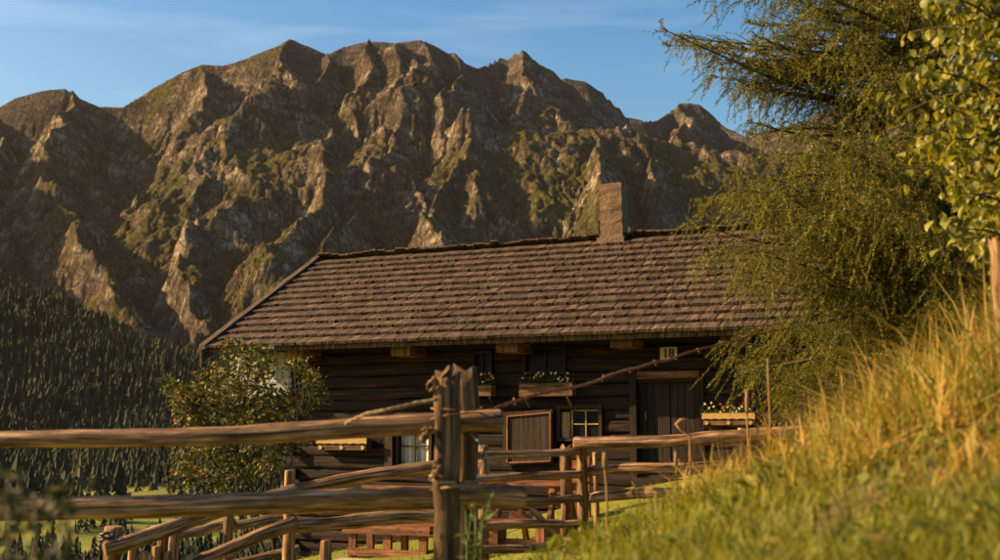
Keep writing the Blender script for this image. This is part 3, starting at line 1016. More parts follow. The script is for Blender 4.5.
def shingle_mesh(w, L, seed):
    r = random.Random(seed)
    b = MB()
    t0, t1 = 0.050, 0.012
    hw = w / 2 - 0.0065
    jl, jr = r.uniform(-.012, .012), r.uniform(-.012, .012)
    mid = r.uniform(-.015, .015)
    # x across, y up the slope, z off the slope; butt end at y = 0
    tops = [(-hw, jl, t0 + r.uniform(-.004, .004)), (r.uniform(-.02, .02), (jl + jr) / 2 + mid * .3, t0 + r.uniform(-.005, .006)), (hw, jr, t0 + r.uniform(-.004, .004)),
            (hw, L, t1), (0, L, t1), (-hw, L, t1)]
    n = len(tops)
    for p in tops: b.v.append(Vector(p))
    for p in tops: b.v.append(Vector((p[0], p[1], p[2] - (t0 - .004 if p[1] < L / 2 else t1 - .002))))
    o = r.random() * 9
    q = lambda i: (o + tops[i % n][0], o + tops[i % n][1])
    b.face([0, 1, 4, 5], [q(0), q(1), q(4), q(5)]); b.face([1, 2, 3, 4], [q(1), q(2), q(3), q(4)])
    for i in range(n):
        j = (i + 1) % n
        b.face([i + n, j + n, j, i], [q(i), q(j), (q(j)[0], q(j)[1] + .03), (q(i)[0], q(i)[1] + .03)])
    return b


NR = 14
EXPO = SL / NR
variants = []
for k in range(16):
    w = 0.145 + 0.13 * (k / 15.0)
    b = shingle_mesh(w, EXPO * 1.35, 50 + k)
    variants.append((w, b, b.mesh('shingle', M['shingle'])))
placed = []
rd = random.Random(5)
for row in range(NR):
    x = 0.02 - rd.random() * 0.05
    while x < LEN - 0.02:
        vi = rd.randrange(16); w = variants[vi][0]
        if x + w > LEN + 0.02: w = max(0.1, LEN - x)
        q = row * EXPO - 0.045 + rd.uniform(-.008, .008)
        yy = q * math.cos(ANG); zz = ZE + q * math.sin(ANG) - 0.043 + 0.004
        tilt = ANG - math.radians(4.0) + rd.uniform(-.02, .014)
        Mx = Matrix.Translation((x + variants[vi][0] / 2, yy, zz)) @ Matrix.Rotation(tilt, 4, 'X') @ Matrix.Rotation(rd.uniform(-.03, .03), 4, 'Z') @ Matrix.Rotation(rd.uniform(-.025, .025), 4, 'Y')
        wp = to_world(x, yy, zz)
        px, py = proj(wp.x, wp.y, wp.z)
        vis = 205 < px < 745
        placed.append(((0 if vis else 100) + wp.y, vi, Mx))
        x += w
placed.sort(key=lambda t: t[0])
stuff = MB()
for k, (_, vi, Mx) in enumerate(placed):
    if k < 300:
        o = bpy.data.objects.new('shingle', variants[vi][2])
        COL.objects.link(o)
        o.parent = roof; o.matrix_local = Mx
    else:
        b = variants[vi][1]; off = len(stuff.v)
        stuff.v.extend(Mx @ p for p in b.v)
        stuff.f.extend(tuple(i + off for i in f) for f in b.f)
        stuff.uv.extend(b.uv)
tag(stuff.build('shingle_field', M['shingle'], roof), kind='stuff')

# ridge: ragged upper ends of the weather side shingles
x = 0.0
rd = random.Random(8)
while x < LEN:
    w = rd.uniform(0.13, 0.24)
    rb = MB()
    up = rd.uniform(0.02, 0.075)
    a, b_ = x + .004, min(x + w, LEN) - .004
    zr_ = ZE + RISE
    y0 = RUN - 0.09 + rd.uniform(-.02, .02)
    rb.quadbox([(a, y0, zr_ + up - .012 - rd.uniform(0, .012)), (b_, y0, zr_ + up - .012 - rd.uniform(0, .012)), (a, RUN + .35, zr_ - .18), (b_, RUN + .35, zr_ - .18),
                (a, y0, zr_ + up + .015), (b_, y0, zr_ + up + .015), (a, RUN + .35, zr_ - .15), (b_, RUN + .35, zr_ - .15)], 1)
    rb.build('ridge_shingle', M['shingle'], roof)
    x += w
# verge boards along both gables, eave board, gutterless fascia
for sx in (0, 1):
    x0 = -0.10 if sx == 0 else LEN - 0.02
    vb = MB()
    for lo, hi, xx0, xx1 in ((-0.03, 0.055, x0, x0 + 0.13), (-0.26, -0.032, x0 + .02, x0 + 0.06)):
        vb.quadbox([(xx0, -0.08, ZE - .05 + lo), (xx1, -0.08, ZE - .05 + lo), (xx0, RUN, ZE + RISE + lo), (xx1, RUN, ZE + RISE + lo),
                    (xx0, -0.08, ZE - .05 + hi), (xx1, -0.08, ZE - .05 + hi), (xx0, RUN, ZE + RISE + hi), (xx1, RUN, ZE + RISE + hi)], 1)
    vb.build('verge_board', M['shingle'], roof)
fb = MB()
fb.box(0.0, LEN, 0.035, 0.07, ZE - 0.125, ZE - 0.060, 0, 0.003)
fb.build('eave_board', M['wall'], roof)
# rafters under the eave
for k in range(13):
    xx = 0.5 + k * 0.9
    rb = MB()
    rb.quadbox([(xx, .45, ZE - .05), (xx + .1, .45, ZE - .05), (xx, 1.4, ZE - .26 + 1.32 * RISE / RUN), (xx + .1, 1.4, ZE - .26 + 1.32 * RISE / RUN),
                (xx, .45, ZE + .06), (xx + .1, .45, ZE + .06), (xx, 1.4, ZE - .16 + 1.32 * RISE / RUN), (xx + .1, 1.4, ZE - .16 + 1.32 * RISE / RUN)], 1)
    rb.build('rafter', M['wall'], roof)
# protruding beam ends
for (a, t, b_, bo) in ((286, 346, 303, 359), (391, 341, 410, 356), (496, 338, 518, 352), (610, 333, 632, 347), (720, 329, 743, 343), (838, 324, 862, 338)):
    s0, s1, zb, zt = rect(a, t, b_, bo, 0.22)
    bb = MB()
    bb.box(s0, s1, 0.22, 1.2, zb, zt, 1, 0.006)
    bb.build('beam_end', M['beam'], hut)
pl = MB()
pl.box(0.15, LEN - .15, 0.40, 0.58, ZE - 0.12, ZE + 0.04, 0, 0.004)
pl.build('eave_purlin', M['wall'], hut)

# chimney
c0, _ = on_hut(600, 225, RUN - 0.2); c1, _ = on_hut(622, 225, RUN - 0.2)
_, ct = on_hut(612, 183, RUN - 0.2)
cw = MB()
NZ = 16
prof = []
for i in range(NZ + 1):
    zc = ZE + RISE - 0.35 + (ct - (ZE + RISE - 0.35)) * i / NZ
    ring = []
    fl = 0.012 * math.sin(i * 1.3)
    for (cx, cy) in ((c0, RUN - .2), ((c0 + c1) / 2, RUN - .21), (c1, RUN - .2), (c1 + .01, RUN - .02), (c1, RUN + .14), ((c0 + c1) / 2, RUN + .15), (c0, RUN + .14), (c0 - .01, RUN - .02)):
        ring.append(Vector((cx + random.uniform(-.012, .012) + fl * .3, cy + random.uniform(-.012, .012), zc + random.uniform(-.008, .008))))
    prof.append(ring)
for i in range(NZ + 1): cw.v.extend(prof[i])
for i in range(NZ):
    for k in range(8):
        k2 = (k + 1) % 8
        cw.face([i * 8 + k, i * 8 + k2, (i + 1) * 8 + k2, (i + 1) * 8 + k], [(0, 0), (1, 0), (1, 1), (0, 1)])
b8 = len(cw.v); mid = sum(prof[-1], Vector()) / 8
for p in prof[-1]: cw.v.append(mid + (p - mid) * 0.72)
for p in prof[-1]: cw.v.append(mid + (p - mid) * 0.72 - Vector((0, 0, .2)))
for k in range(8):
    k2 = (k + 1) % 8
    cw.face([NZ * 8 + k, NZ * 8 + k2, b8 + k2, b8 + k], [(0, 0)] * 4)
    cw.face([b8 + k, b8 + k2, b8 + 8 + k2, b8 + 8 + k], [(0, 0)] * 4)
cw.face([b8 + 8 + k for k in range(8)], [(0, 0)] * 8)
cw.build('chimney', M['chimney'], roof)
cr_ = MB()
cr_.box(c0 - .05, c1 + .05, RUN - .27, RUN - .19, ZE + RISE - .16, ZE + RISE - .03, 0, .01)
cr_.build('chimney_flashing', M['chimney'], roof)


# ---- windows, door, shutter
def window(r, y, frame=0.05, rows=1, cols=2, curtain=False, mun='frame', sash=None):
    s0, s1, zb, zt = r
    b = MB()
    b.box(s0, s0 + frame, y - .02, y + .14, zb, zt, 2, .002); b.box(s1 - frame, s1, y - .02, y + .14, zb, zt, 2, .002)
    b.box(s0 + frame, s1 - frame, y - .018, y + .14, zt - frame, zt, 0, .002); b.box(s0 + frame, s1 - frame, y - .018, y + .14, zb, zb + frame, 0, .002)
    w = b.build('window', M['frame'], hut)
    a0, a1, b0, b1 = sash or (s0 + frame, s1 - frame, zb + frame, zt - frame)
    for i in range(cols):
        for k in range(rows):
            g_ = MB()
            x0 = a0 + (a1 - a0) * i / cols; x1 = a0 + (a1 - a0) * (i + 1) / cols
            z0 = b0 + (b1 - b0) * k / rows; z1 = b0 + (b1 - b0) * (k + 1) / rows
            g_.box(x0 + .004, x1 - .004, y + .066, y + .07, z0 + .004, z1 - .004)
            g_.build('pane', M['curtain_glass'] if curtain else M['glass'], w)
    for i in range(1, cols):
        m_ = MB(); xx = a0 + (a1 - a0) * i / cols
        m_.box(xx - .011, xx + .011, y + .04, y + .075, b0, b1, 2); m_.build('muntin', M[mun], w)
    for k in range(1, rows):
        m_ = MB(); zz = b0 + (b1 - b0) * k / rows
        m_.box(a0, a1, y + .043, y + .072, zz - .010, zz + .010, 0); m_.build('muntin', M[mun], w)
    if sash:
        m_ = MB()
        m_.box(a0 - .028, a0, y + .035, y + .078, b0 - .03, b1 + .03, 2); m_.box(a1, a1 + .028, y + .035, y + .078, b0 - .03, b1 + .03, 2)
        m_.box(a0, a1, y + .036, y + .077, b1, b1 + .03, 0); m_.box(a0, a1, y + .036, y + .077, b0 - .03, b0, 0)
        m_.build('sash', M[mun], w)
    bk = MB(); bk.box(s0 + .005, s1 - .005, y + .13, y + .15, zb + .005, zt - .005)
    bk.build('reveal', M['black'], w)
    if curtain:
        xs = np.linspace(a0, a1, 30)
        V = []; Fc = []
        for i, xx in enumerate(xs):
            for zz in (b0, b1): V.append((xx, y + .095 + .012 * math.sin(i * 1.15), zz))
        for i in range(29): Fc.append((2 * i, 2 * i + 2, 2 * i + 3, 2 * i + 1))
        np_mesh('curtain', V, Fc, M['curtain'], w)
    return w


cg, nt, ns, ls, bs = new_mat('clear_pane')
bs.inputs['Base Color'].default_value = (0.02, 0.02, 0.02, 1)
bs.inputs['Roughness'].default_value = 0.08
trn = nd(nt, 'ShaderNodeBsdfTransparent'); mxs = nd(nt, 'ShaderNodeMixShader'); mxs.inputs[0].default_value = 0.9
ls.new(bs.outputs[0], mxs.inputs[1]); ls.new(trn.outputs[0], mxs.inputs[2]); ls.new(mxs.outputs[0], nt.nodes['Material Output'].inputs['Surface'])
M['curtain_glass'] = cg
window(R_W1, WY, .05, 2, 2, True)
sr = rect(572, 411, 598, 437)
window(R_W2, WY, .05, 2, 2, False, 'pale', sr)
for r in (R_UP, R_UL): window(r, WY, .045, 1, 2, False)
# upright board beside the window with light muntins
lb = MB(); q = rect(561, 412, 569, 440); lb.box(q[0], q[1], WY + .03, WY + .06, q[2], q[3], 2); lb.build('window_board', M['pale'], hut)
lb = MB(); q = rect(386, 428, 394, 470); lb.box(q[0], q[1], WY - .06, WY - .02, q[2], q[3], 2, .003); lb.build('window_board', M['frame'], hut)

d0, d1, dzb, dzt = R_DOOR
db = MB(); db.box(d0, d1, WY + .12, WY + .15, dzb, dzt)
door = db.build('door', M['door'], hut)
n = 8
for k in range(n):
    b = MB(); w = (d1 - d0) / n
    b.box(d0 + k * w + .004, d0 + (k + 1) * w - .004, WY + .07 + random.uniform(-.006, .006), WY + .118, dzb + .01, dzt - .005, 2, .002)
    b.build('plank', M['door'], door)
hb = MB(); hb.tube([(d0 + .12, WY + .03, dzb + .85), (d0 + .12, WY + .015, dzb + .9), (d0 + .12, WY + .03, dzb + .97), (d0 + .12, WY + .06, dzb + .97)], [.012] * 4, 6); hb.build('handle', M['rust'], door)
for nm, bx in (('door_post', (d0 - .11, d0 - .005, WY - .05, WY + .15, dzb - .05, dzt + .12)), ('door_post', (d1 + .005, d1 + .06, WY - .05, WY + .15, dzb - .05, dzt + .12)),
               ('door_lintel', (d0 - .003, d1 + .003, WY - .035, WY + .15, dzt + .003, dzt + .115)), ('door_sill', (d0 - .05, d1 + .05, WY - .22, WY + .1, dzb - .12, dzb - .002))):
    b = MB(); b.box(*bx, None, .004); b.build(nm, M['beam'] if nm == 'door_lintel' else M['wall'] if nm == 'door_post' else M['frame'], hut)

# open shutter with an orange moulding, hanging a little askew on the wall
s0, s1, zb, zt = rect(503, 409, 553, 466, WY - .06)
sh = hut_thing('shutter_panel', (s0 + s1) / 2, WY - .06, zb, 'square dark board panel with thin orange moulding hung on log wall', 'shutter')
w2, hh = (s1 - s0) / 2, zt - zb
sk = .05
b = MB(); b.quadbox([(-w2, -.015, 0), (w2, -.015, sk), (-w2, .02, 0), (w2, .02, sk), (-w2, -.015, hh - sk), (w2, -.015, hh), (-w2, .02, hh - sk), (w2, .02, hh)], 2)
b.build('board', M['boxwood_dark'] if 'boxwood_dark' in M else M['frame'], sh)
i0, i1 = -w2 * .80, w2 * .92
for (x0, z0, x1, z1) in ((i0, .05, i0, hh - .11), (i1, .09, i1, hh - .05), (i0, hh - .11, i1, hh - .055), (i0 + .03, .05, i1, .085)):
    b = MB(); b.bar((x0, -.028, z0), (x1, -.028, z1), .024, .026, (0, 1, 0)); b.build('moulding', M['orange'], sh)

# house number
s0, s1, zb, zt = rect(660, 347, 677, 359.5, WY - .05)
hn = hut_thing('house_number_plate', (s0 + s1) / 2, WY - .05, zb, 'small yellow plate with black number 18 above the door', 'sign')
b = MB(); b.box(-(s1 - s0) / 2, (s1 - s0) / 2, 0, .008, 0, zt - zb); b.build('plate', M['plate'], hn)
tcu = bpy.data.curves.new('digits', 'FONT'); tcu.body = '18'; tcu.size = (zt - zb) * 0.98; tcu.align_x = 'CENTER'; tcu.extrude = .0015; tcu.offset = .007
to = bpy.data.objects.new('digits_tmp', tcu); COL.objects.link(to)
bpy.context.view_layer.update()
dme = bpy.data.meshes.new_from_object(to.evaluated_get(bpy.context.evaluated_depsgraph_get()))
bpy.data.objects.remove(to)
dme.name = 'digits'; dme.materials.clear(); dme.materials.append(M['ink'])
link_mesh('digits', dme, hn, (0, -.003, (zt - zb) * .17), (PI / 2, 0, 0))

# whitewashed weather boards at the far corner, under the verge
s0, s1, zb, zt = rect(229, 352, 292, 392, WY + .02)
s1 = WL - .20
wb = empty('weather_screen', to_world((s0 + s1) / 2, WY + .02, zb), -YAW); wb.parent = hut; wb.location = ((s0 + s1) / 2, WY + .02, zb); wb.rotation_euler = (0, 0, 0)
n = 5
for k in range(n):
    w = (s1 - s0) / n
    b = MB(); x0 = -(s1 - s0) / 2 + k * w
    b.box(x0 + .003, x0 + w - .003, random.uniform(0, .006), .024, -.06, zt - zb, 2)
    b.build('board', M['whiteboard'], wb)


# ---- flower boxes
def flowers(parent, w, y, z, n, pal, seed, hgt=.16):
    r = random.Random(seed)
    V = []; Fc = []
    for k in range(n * 9):
        c = Vector((r.uniform(-w, w), y + r.uniform(-.08, .08), z + abs(r.gauss(0, .4)) * hgt))
        a = r.uniform(0, 2 * PI); L = r.uniform(.03, .06)
        d = Vector((math.cos(a), math.sin(a), r.uniform(-.6, .9))).normalized() * L
        sd = d.cross(Vector((r.uniform(-1, 1), r.uniform(-1, 1), 1))).normalized() * L * .32
        i = len(V); V += [c, c + d * .5 + sd, c + d, c + d * .5 - sd]; Fc.append((i, i + 1, i + 2, i + 3))
    np_mesh('foliage', V, Fc, M['plant'], parent)
    for col in sorted(set(pal)):
        V = []; Fc = []
        for k in range(n * pal.count(col) // len(pal) * 2 // 3):
            c = Vector((r.uniform(-w, w), y + r.uniform(-.1, .04), z + r.uniform(.25, 1.1) * hgt))
            for m_ in range(5):
                a = m_ * 2 * PI / 5 + r.random(); rr_ = r.uniform(.014, .026)
                d = Vector((math.cos(a) * rr_, -.01, math.sin(a) * rr_)); sd = Vector((-math.sin(a) * rr_ * .5, 0, math.cos(a) * rr_ * .5))
                i = len(V); V += [c, c + d * .6 + sd, c + d, c + d * .6 - sd]; Fc.append((i, i + 1, i + 2, i + 3))
        np_mesh('blossoms', V, Fc, M['petal_' + col], parent)


def painted_box(px0, py0, px1, py1, label, seed):
    y = WY - .20
    s0, s1, zb, zt = rect(px0, py0, px1, py1, y)
    t = hut_thing('painted_flower_box', (s0 + s1) / 2, y, zb, label, 'flower box')
    w, h = (s1 - s0) / 2, zt - zb
    b = MB(); b.box(-w, w, .012, .18, 0, h * .9); b.build('trough', M['boxwood'], t)
    # ochre valance with scalloped lower edge
    b = MB(); ns_ = 18; pts = []
    for k in range(ns_ + 1):
        x = -w - .012 + (2 * w + .024) * k / ns_
        pts.append((x, h * .48 + .012 * abs(math.sin(k * PI / 3))))
    for k in range(ns_):
        (xa, za), (xb, zb_) = pts[k], pts[k + 1]
        b.quadbox([(xa, -.012, za), (xb, -.012, zb_), (xa, .008, za), (xb, .008, zb_), (xa, -.012, h), (xb, -.012, h), (xa, .008, h), (xb, .008, h)], 0)
    b.build('valance', M['yellow'], t)
    for k in (-.86, 0.0, .86):
        b = MB(); dq = h * .20
        c = (k * w, h * .2)
        b.v += [Vector((c[0] + dx, yy, c[1] + dz)) for yy in (-.004, .010) for dx, dz in ((-dq, 0), (0, -dq), (dq, 0), (0, dq))]
        b.face([0, 1, 2, 3], [(0, 0)] * 4)
        for i in range(4): b.face([i, i + 4, (i + 1) % 4 + 4, (i + 1) % 4], [(0, 0)] * 4)
        b.build('diamond', M['yellow'], t)
    flowers(t, w * .95, .09, h * .85, 26, ['white', 'white', 'yellow', 'red'] if seed == 1 else ['white', 'red', 'yellow'], seed)
    return t


def plain_box(px0, py0, px1, py1, label, seed):
    y = WY - .22
    s0, s1, zb, zt = rect(px0, py0, px1, py1, y)
    t = hut_thing('wooden_flower_box', (s0 + s1) / 2, y, zb, label, 'flower box')
    w, h = (s1 - s0) / 2, zt - zb
    for nm, bx in (('front_board', (-w, w, 0, .02, 0, h)), ('back_board', (-w, w, .17, .19, 0, h)), ('end_board', (-w, -w + .02, .022, .168, .003, h - .003)), ('end_board', (w - .02, w, .022, .168, .003, h - .003)), ('soil_bed', (-w + .022, w - .022, .022, .168, .01, h * .8))):
        b = MB(); b.box(*bx, None, .002); b.build(nm, M['boxwood'] if 'soil' not in nm else M['black'], t)
    for sx in (-w * .8, w * .8):
        b = MB(); b.bar((sx, .02, -.02), (sx, .22, -.16), .03, .03); b.build('bracket', M['boxwood'], t)
    flowers(t, w * .95, .09, h * .85, int(14 + 40 * w), ['white', 'white', 'white', 'yellow', 'red'], seed, .19)


painted_box(703, 413, 754, 425, 'ochre trimmed flower box with diamonds on wall beside the door', 1)
painted_box(317, 437, 366, 450, 'ochre trimmed flower box with diamonds half behind the leafy shrub', 2)
plain_box(519, 383, 572, 396, 'plain brown flower box of white blossoms above the moulded panel', 3)
plain_box(468, 385, 491, 396, 'narrow brown flower box half hidden behind the twin fence posts', 4)


# ------------------------------------------------------------------ furniture before the hut
def furn(name, px, d, label, cat, rz=-YAW):
    x = (px - 500) / F * d
    return tag(empty(name, (x, d, gz(x, d)), rz), label, cat)


def timber(t, name, *bx, mat='orange'):
    b = MB(); b.box(*bx, None, .003); return b.build(name, M[mat], t)


# high backed bench against the wall
t = furn('garden_bench', 398, 17.1, 'orange wooden bench with plank back standing against the log wall', 'bench')
for x in (-.56, 0.02, .60):
    timber(t, 'leg', x - .06, x + .06, -.30, -.24, -.04, .42)
    timber(t, 'back_post', x - .05, x + .05, .20, .26, -.04, .98)
for k in range(3): timber(t, 'seat_plank', -.70, .74, -.33 + k * .17, -.33 + k * .17 + .16, .425, .465)
for k in range(3): timber(t, 'back_plank', -.70, .74, .165, .195, .56 + k * .15, .56 + k * .15 + .14)
timber(t, 'stretcher', -.62, .66, -.335, -.305, .02, .12)
timber(t, 'apron', -.70, .74, -.355, -.335, .33, .46)
# trestle table and bench between gate and hut
t = furn('trestle_table', 533, 14.6, 'orange wooden trestle table with slanted legs on the lawn', 'table')
for k in range(5): timber(t, 'top_plank', -.55, .60, -.36 + k * .15, -.36 + k * .15 + .14, .68, .72)
for x in (-.32, .38):
    timber(t, 'cross_rail', x - .035, x + .035, -.34, .36, .61, .678)
    for sy in (-1, 1):
        b = MB(); b.bar((x + .055 * sy, .12 * sy, .62), (x + .055 * sy, .40 * sy, -.05), .09, .05, (1, 0, 0)); b.build('leg', M['orange'], t)
b = MB(); b.bar((-.32, 0, .30), (.38, 0, .12), .05, .10); b.build('brace', M['orange'], t)
t = furn('garden_bench', 522, 13.1, 'low orange plank seat on squared legs in front of trestle table', 'bench')
for x in (-.30, .26): 
    timber(t, 'leg', x - .05, x + .05, -.13, .13, -.04, .29)
for k in range(2): timber(t, 'seat_plank', -.46, .44, -.15 + k * .155, -.15 + k * .155 + .145, .293, .333)
timber(t, 'stretcher', -.25, .21, -.03, .03, .06, .12)
t = furn('garden_chair', 569, 15.4, 'small orange chair with slatted back beside the trestle table', 'chair')
for x in (-.18, .18):
    timber(t, 'front_leg', x - .025, x + .025, -.22, -.17, -.04, .40)
    timber(t, 'back_leg', x - .025, x + .025, .19, .24, -.04, .88)
for k in range(3): timber(t, 'seat_slat', -.22, .22, -.23 + k * .15, -.23 + k * .15 + .13, .40, .43)
for k in range(2): timber(t, 'back_slat', -.21, .21, .165, .187, .56 + k * .16, .56 + k * .16 + .11)
# weathered block used as a step
x, y = (358 - 500) / F * 15.8, 15.8
t = empty('step_block', (x, y, gz(x, y)), -YAW); tag(t, 'weathered grey squared block lying on the lawn by the bench', 'block')
b = MB(); b.quadbox([(-.30, -.14, -.03), (.32, -.14, -.03), (-.30, .14, -.03), (.32, .14, -.03), (-.26, -.12, .12), (.22, -.12, .11), (-.26, .12, .12), (.22, .12, .11)], 0)
b.build('block', M['stone'], t)
b = MB(); b.box(-.2, .85, .25, .5, -.03, .05, None, .01); b.build('slab', M['stone'], t)


# ------------------------------------------------------------------ fences
def round_log(p0, p1, r0, r1, seed, n=None, segs=14, bend=.02, rough=.15):
    r = random.Random(seed)
    p0 = Vector(p0); p1 = Vector(p1); L = (p1 - p0).length
    n = n or max(6, int(L / .11))
    a = Vector((0, 0, 1)) if abs((p1 - p0).normalized().z) < .8 else Vector((1, 0, 0))
    c = (p1 - p0).normalized().cross(a).normalized(); a = c.cross((p1 - p0).normalized())
    f1, f2, q1, q2 = r.uniform(.6, 1.6), r.uniform(.6, 1.6), r.uniform(0, 6), r.uniform(0, 6)
    path = []; rad = []
    kn = [r.random() for _ in range(max(1, int(L / .7)))]
    for i in range(n + 1):
        t_ = i / n
        env = math.sin(PI * t_) * .7 + .3 * (0 < i < n)
        off = a * bend * math.sin(f1 * t_ * 5 + q1) * env + c * bend * math.sin(f2 * t_ * 5 + q2) * env
        path.append(p0 + (p1 - p0) * t_ + off)
        rr_ = r0 + (r1 - r0) * t_
        rr_ *= 1 + r.uniform(-.05, .05) + sum(.10 * math.exp(-((t_ - k) * L / .05) ** 2) for k in kn)
        rad.append(rr_)
    # worn ends
    rad[0] *= .90; rad[-1] *= .90
    path.insert(1, path[0] + (path[1] - path[0]) * .15); rad.insert(1, r0)
    path.insert(-1, path[-1] + (path[-2] - path[-1]) * .15); rad.insert(-1, r1)
    b = MB()
    return b, path, rad, segs, rough


def log_obj(name, parent, org, p0, p1, r0, r1, seed, mat='rail', **kw):
    b, path, rad, segs, rough = round_log(p0, p1, r0, r1, seed, **kw)
    b.org = Vector(org)
    random.seed(seed)
    b.tube(path, rad, segs, True, rough)
    return b.build(name, M[mat], parent, smooth=True)


def split_post(name, parent, org, base, top, w, d, seed, mat='post', jag=.05):
    """cleft post: irregular section, splintered top"""
    r = random.Random(seed)
    base = Vector(base); top = Vector(top); N = 14; S = 12
    b = MB(org)
    prof = []
    for k in range(S):
        t_ = 2 * PI * k / S
        q = max(abs(math.cos(t_)), abs(math.sin(t_)))
        prof.append((math.cos(t_) / q ** .95 * r.uniform(.90, 1.06) * w / 2, math.sin(t_) / q ** .95 * r.uniform(.90, 1.06) * d / 2))
    lean = [(r.uniform(-.006, .006), r.uniform(-.006, .006)) for _ in range(N + 1)]
    L = (top - base).length
    for i in range(N + 1):
        t_ = i / N
        c = base + (top - base) * t_
        for k in range(S):
            px_, py_ = prof[k]
            zz = 0
            if i == N: zz = r.uniform(-jag, jag * .6) - .03 * (k % 3 == 0)
            sc = 1 + r.uniform(-.04, .04) + (.06 if t_ < .2 else 0)
            b.v.append(c + Vector((px_ * sc + lean[i][0], py_ * sc + lean[i][1], zz)) - b.org)
    o = r.random() * 9
    for i in range(N):
        for k in range(S):
            k2 = (k + 1) % S
            u0, u1 = o + k * w * .3, o + (k + 1) * w * .3
            b.face([i * S + k, i * S + k2, (i + 1) * S + k2, (i + 1) * S + k], [(u0, o + L * i / N), (u1, o + L * i / N), (u1, o + L * (i + 1) / N), (u0, o + L * (i + 1) / N)])
    b.v.append(top + Vector((0, 0, -.03)) - b.org)
    ci_ = len(b.v) - 1
    for k in range(S): b.face([N * S + k, N * S + (k + 1) % S, ci_], [(o, o), (o + .02, o), (o + .01, o + .01)])
    return b.build(name, M[mat], parent, smooth=True)


def ring_tie(name, parent, org, c, rx, ry, mat, turns=2, thick=.006, seed=0, tilt=.03):
    r = random.Random(seed)
    path = []
    for i in range(turns * 16 + 1):
        a = i * 2 * PI / 16
        path.append(Vector(c) + Vector((math.cos(a) * rx, math.sin(a) * ry, tilt * i / 16 + .01 * math.sin(a * 1.5) + r.uniform(-.003, .003))))
    b = MB(org); b.tube(path, [thick] * len(path), 5)
    return b.build(name, M[mat], parent, smooth=True)


# ---- near fence with twin posts
pa = P(446, 470, 5.40); pb_ = P(465, 470, 5.62)
org = Vector((pa.x, pa.y, gz(pa.x, pa.y)))
f1 = empty('rail_fence', org)
tag(f1, 'two thick round rails resting between twin cleft posts, splintered tops', 'fence')
ta = P(447, 373, 5.40); tb_ = P(466, 365, 5.62)
split_post('post', f1, org, (pa.x, pa.y, org.z - .3), ta, .118, .10, 1, jag=.03)
split_post('post', f1, org, (pb_.x, pb_.y, gz(pb_.x, pb_.y) - .3), tb_, .118, .10, 22, jag=.015)
log_obj('rail', f1, org, P(-150, 445, 5.35), P(503, 420, 5.53), .038, .045, 3, bend=.022)
log_obj('rail', f1, org, P(-150, 508, 5.30), P(526, 498, 5.53), .046, .055, 14, bend=.02)
ring_tie('wire_tie', f1, org, (pa.x + .045, pa.y + .1, P(446, 492, 5.4).z), .125, .18, 'rope', 2, .008, 3)
ring_tie('wire_tie', f1, org, (pa.x + .045, pa.y + .1, P(446, 420, 5.4).z), .12, .17, 'rust', 2, .005, 4)
# frayed bindings round the post tops
for k, (px, py, d, rr_) in enumerate(((433, 384, 5.36, .026), (448, 372, 5.37, .022), (436, 472, 5.34, .022), (425, 435, 5.34, .028))):
    b = MB(org)
    c = P(px, py, d); path = []
    rk = random.Random(k + 60)
    for i in range(26):
        a = i * .55
        path.append(c + Vector((math.cos(a) * rr_ * (.5 + .5 * i / 26) + rk.uniform(-.010, .010), math.sin(a * .7) * .03, math.sin(a * 1.13) * rr_ * 1.1 + rk.uniform(-.010, .010))))
    b.tube(path, [.009] * 26, 6, True, .3)
    b.build('binding', M['post'], f1, smooth=True)


def twisted(name, pts, rad, strands, mat, label, cat, seed, barbs=0, pitch=.12):
    r = random.Random(seed)
    o = Vector(pts[0])
    t_ = tag(empty(name, o), label, cat)
    # resample
    P_ = [Vector(p) for p in pts]
    dense = []
    for a, b_ in zip(P_[:-1], P_[1:]):
        m_ = max(2, int((b_ - a).length / .02))
        dense += [a + (b_ - a) * (i / m_) for i in range(m_)]
    dense.append(P_[-1])
    for s_ in range(strands):
        path = []; al = 0
        for i, p in enumerate(dense):
            if i: al += (p - dense[i - 1]).length
            a = al / pitch * 2 * PI + s_ * 2 * PI / strands
            wob = Vector((0, vn1(al * 2.1, seed) * .01, vn1(al * 1.7, seed + 3) * .012))
            path.append(p + wob + Vector((0, math.cos(a), math.sin(a))) * rad * .62)
        b = MB(o); b.tube(path, [rad * .62 * r.uniform(.8, 1.2) for _ in path], 5, True, .15)
        b.build('strand', M[mat], t_, smooth=True)
    for k in range(barbs):
        i = int((k + .5) / barbs * len(dense)); p = dense[i]
        b = MB(o)
        for q in range(2):
            d = Vector((r.uniform(-.3, .3), r.uniform(-1, 1), r.uniform(-1, 1))).normalized() * rad * 3.0
            b.tube([p - d, p - d * .2, p + d * .2, p + d], [rad * .3, rad * .75, rad * .75, rad * .3], 5)
        b.build('barb', M[mat], t_, smooth=True)
    return t_


def vn1(x, seed):
    return float(vnoise(np.array([x]), np.array([.5]), seed)[0])


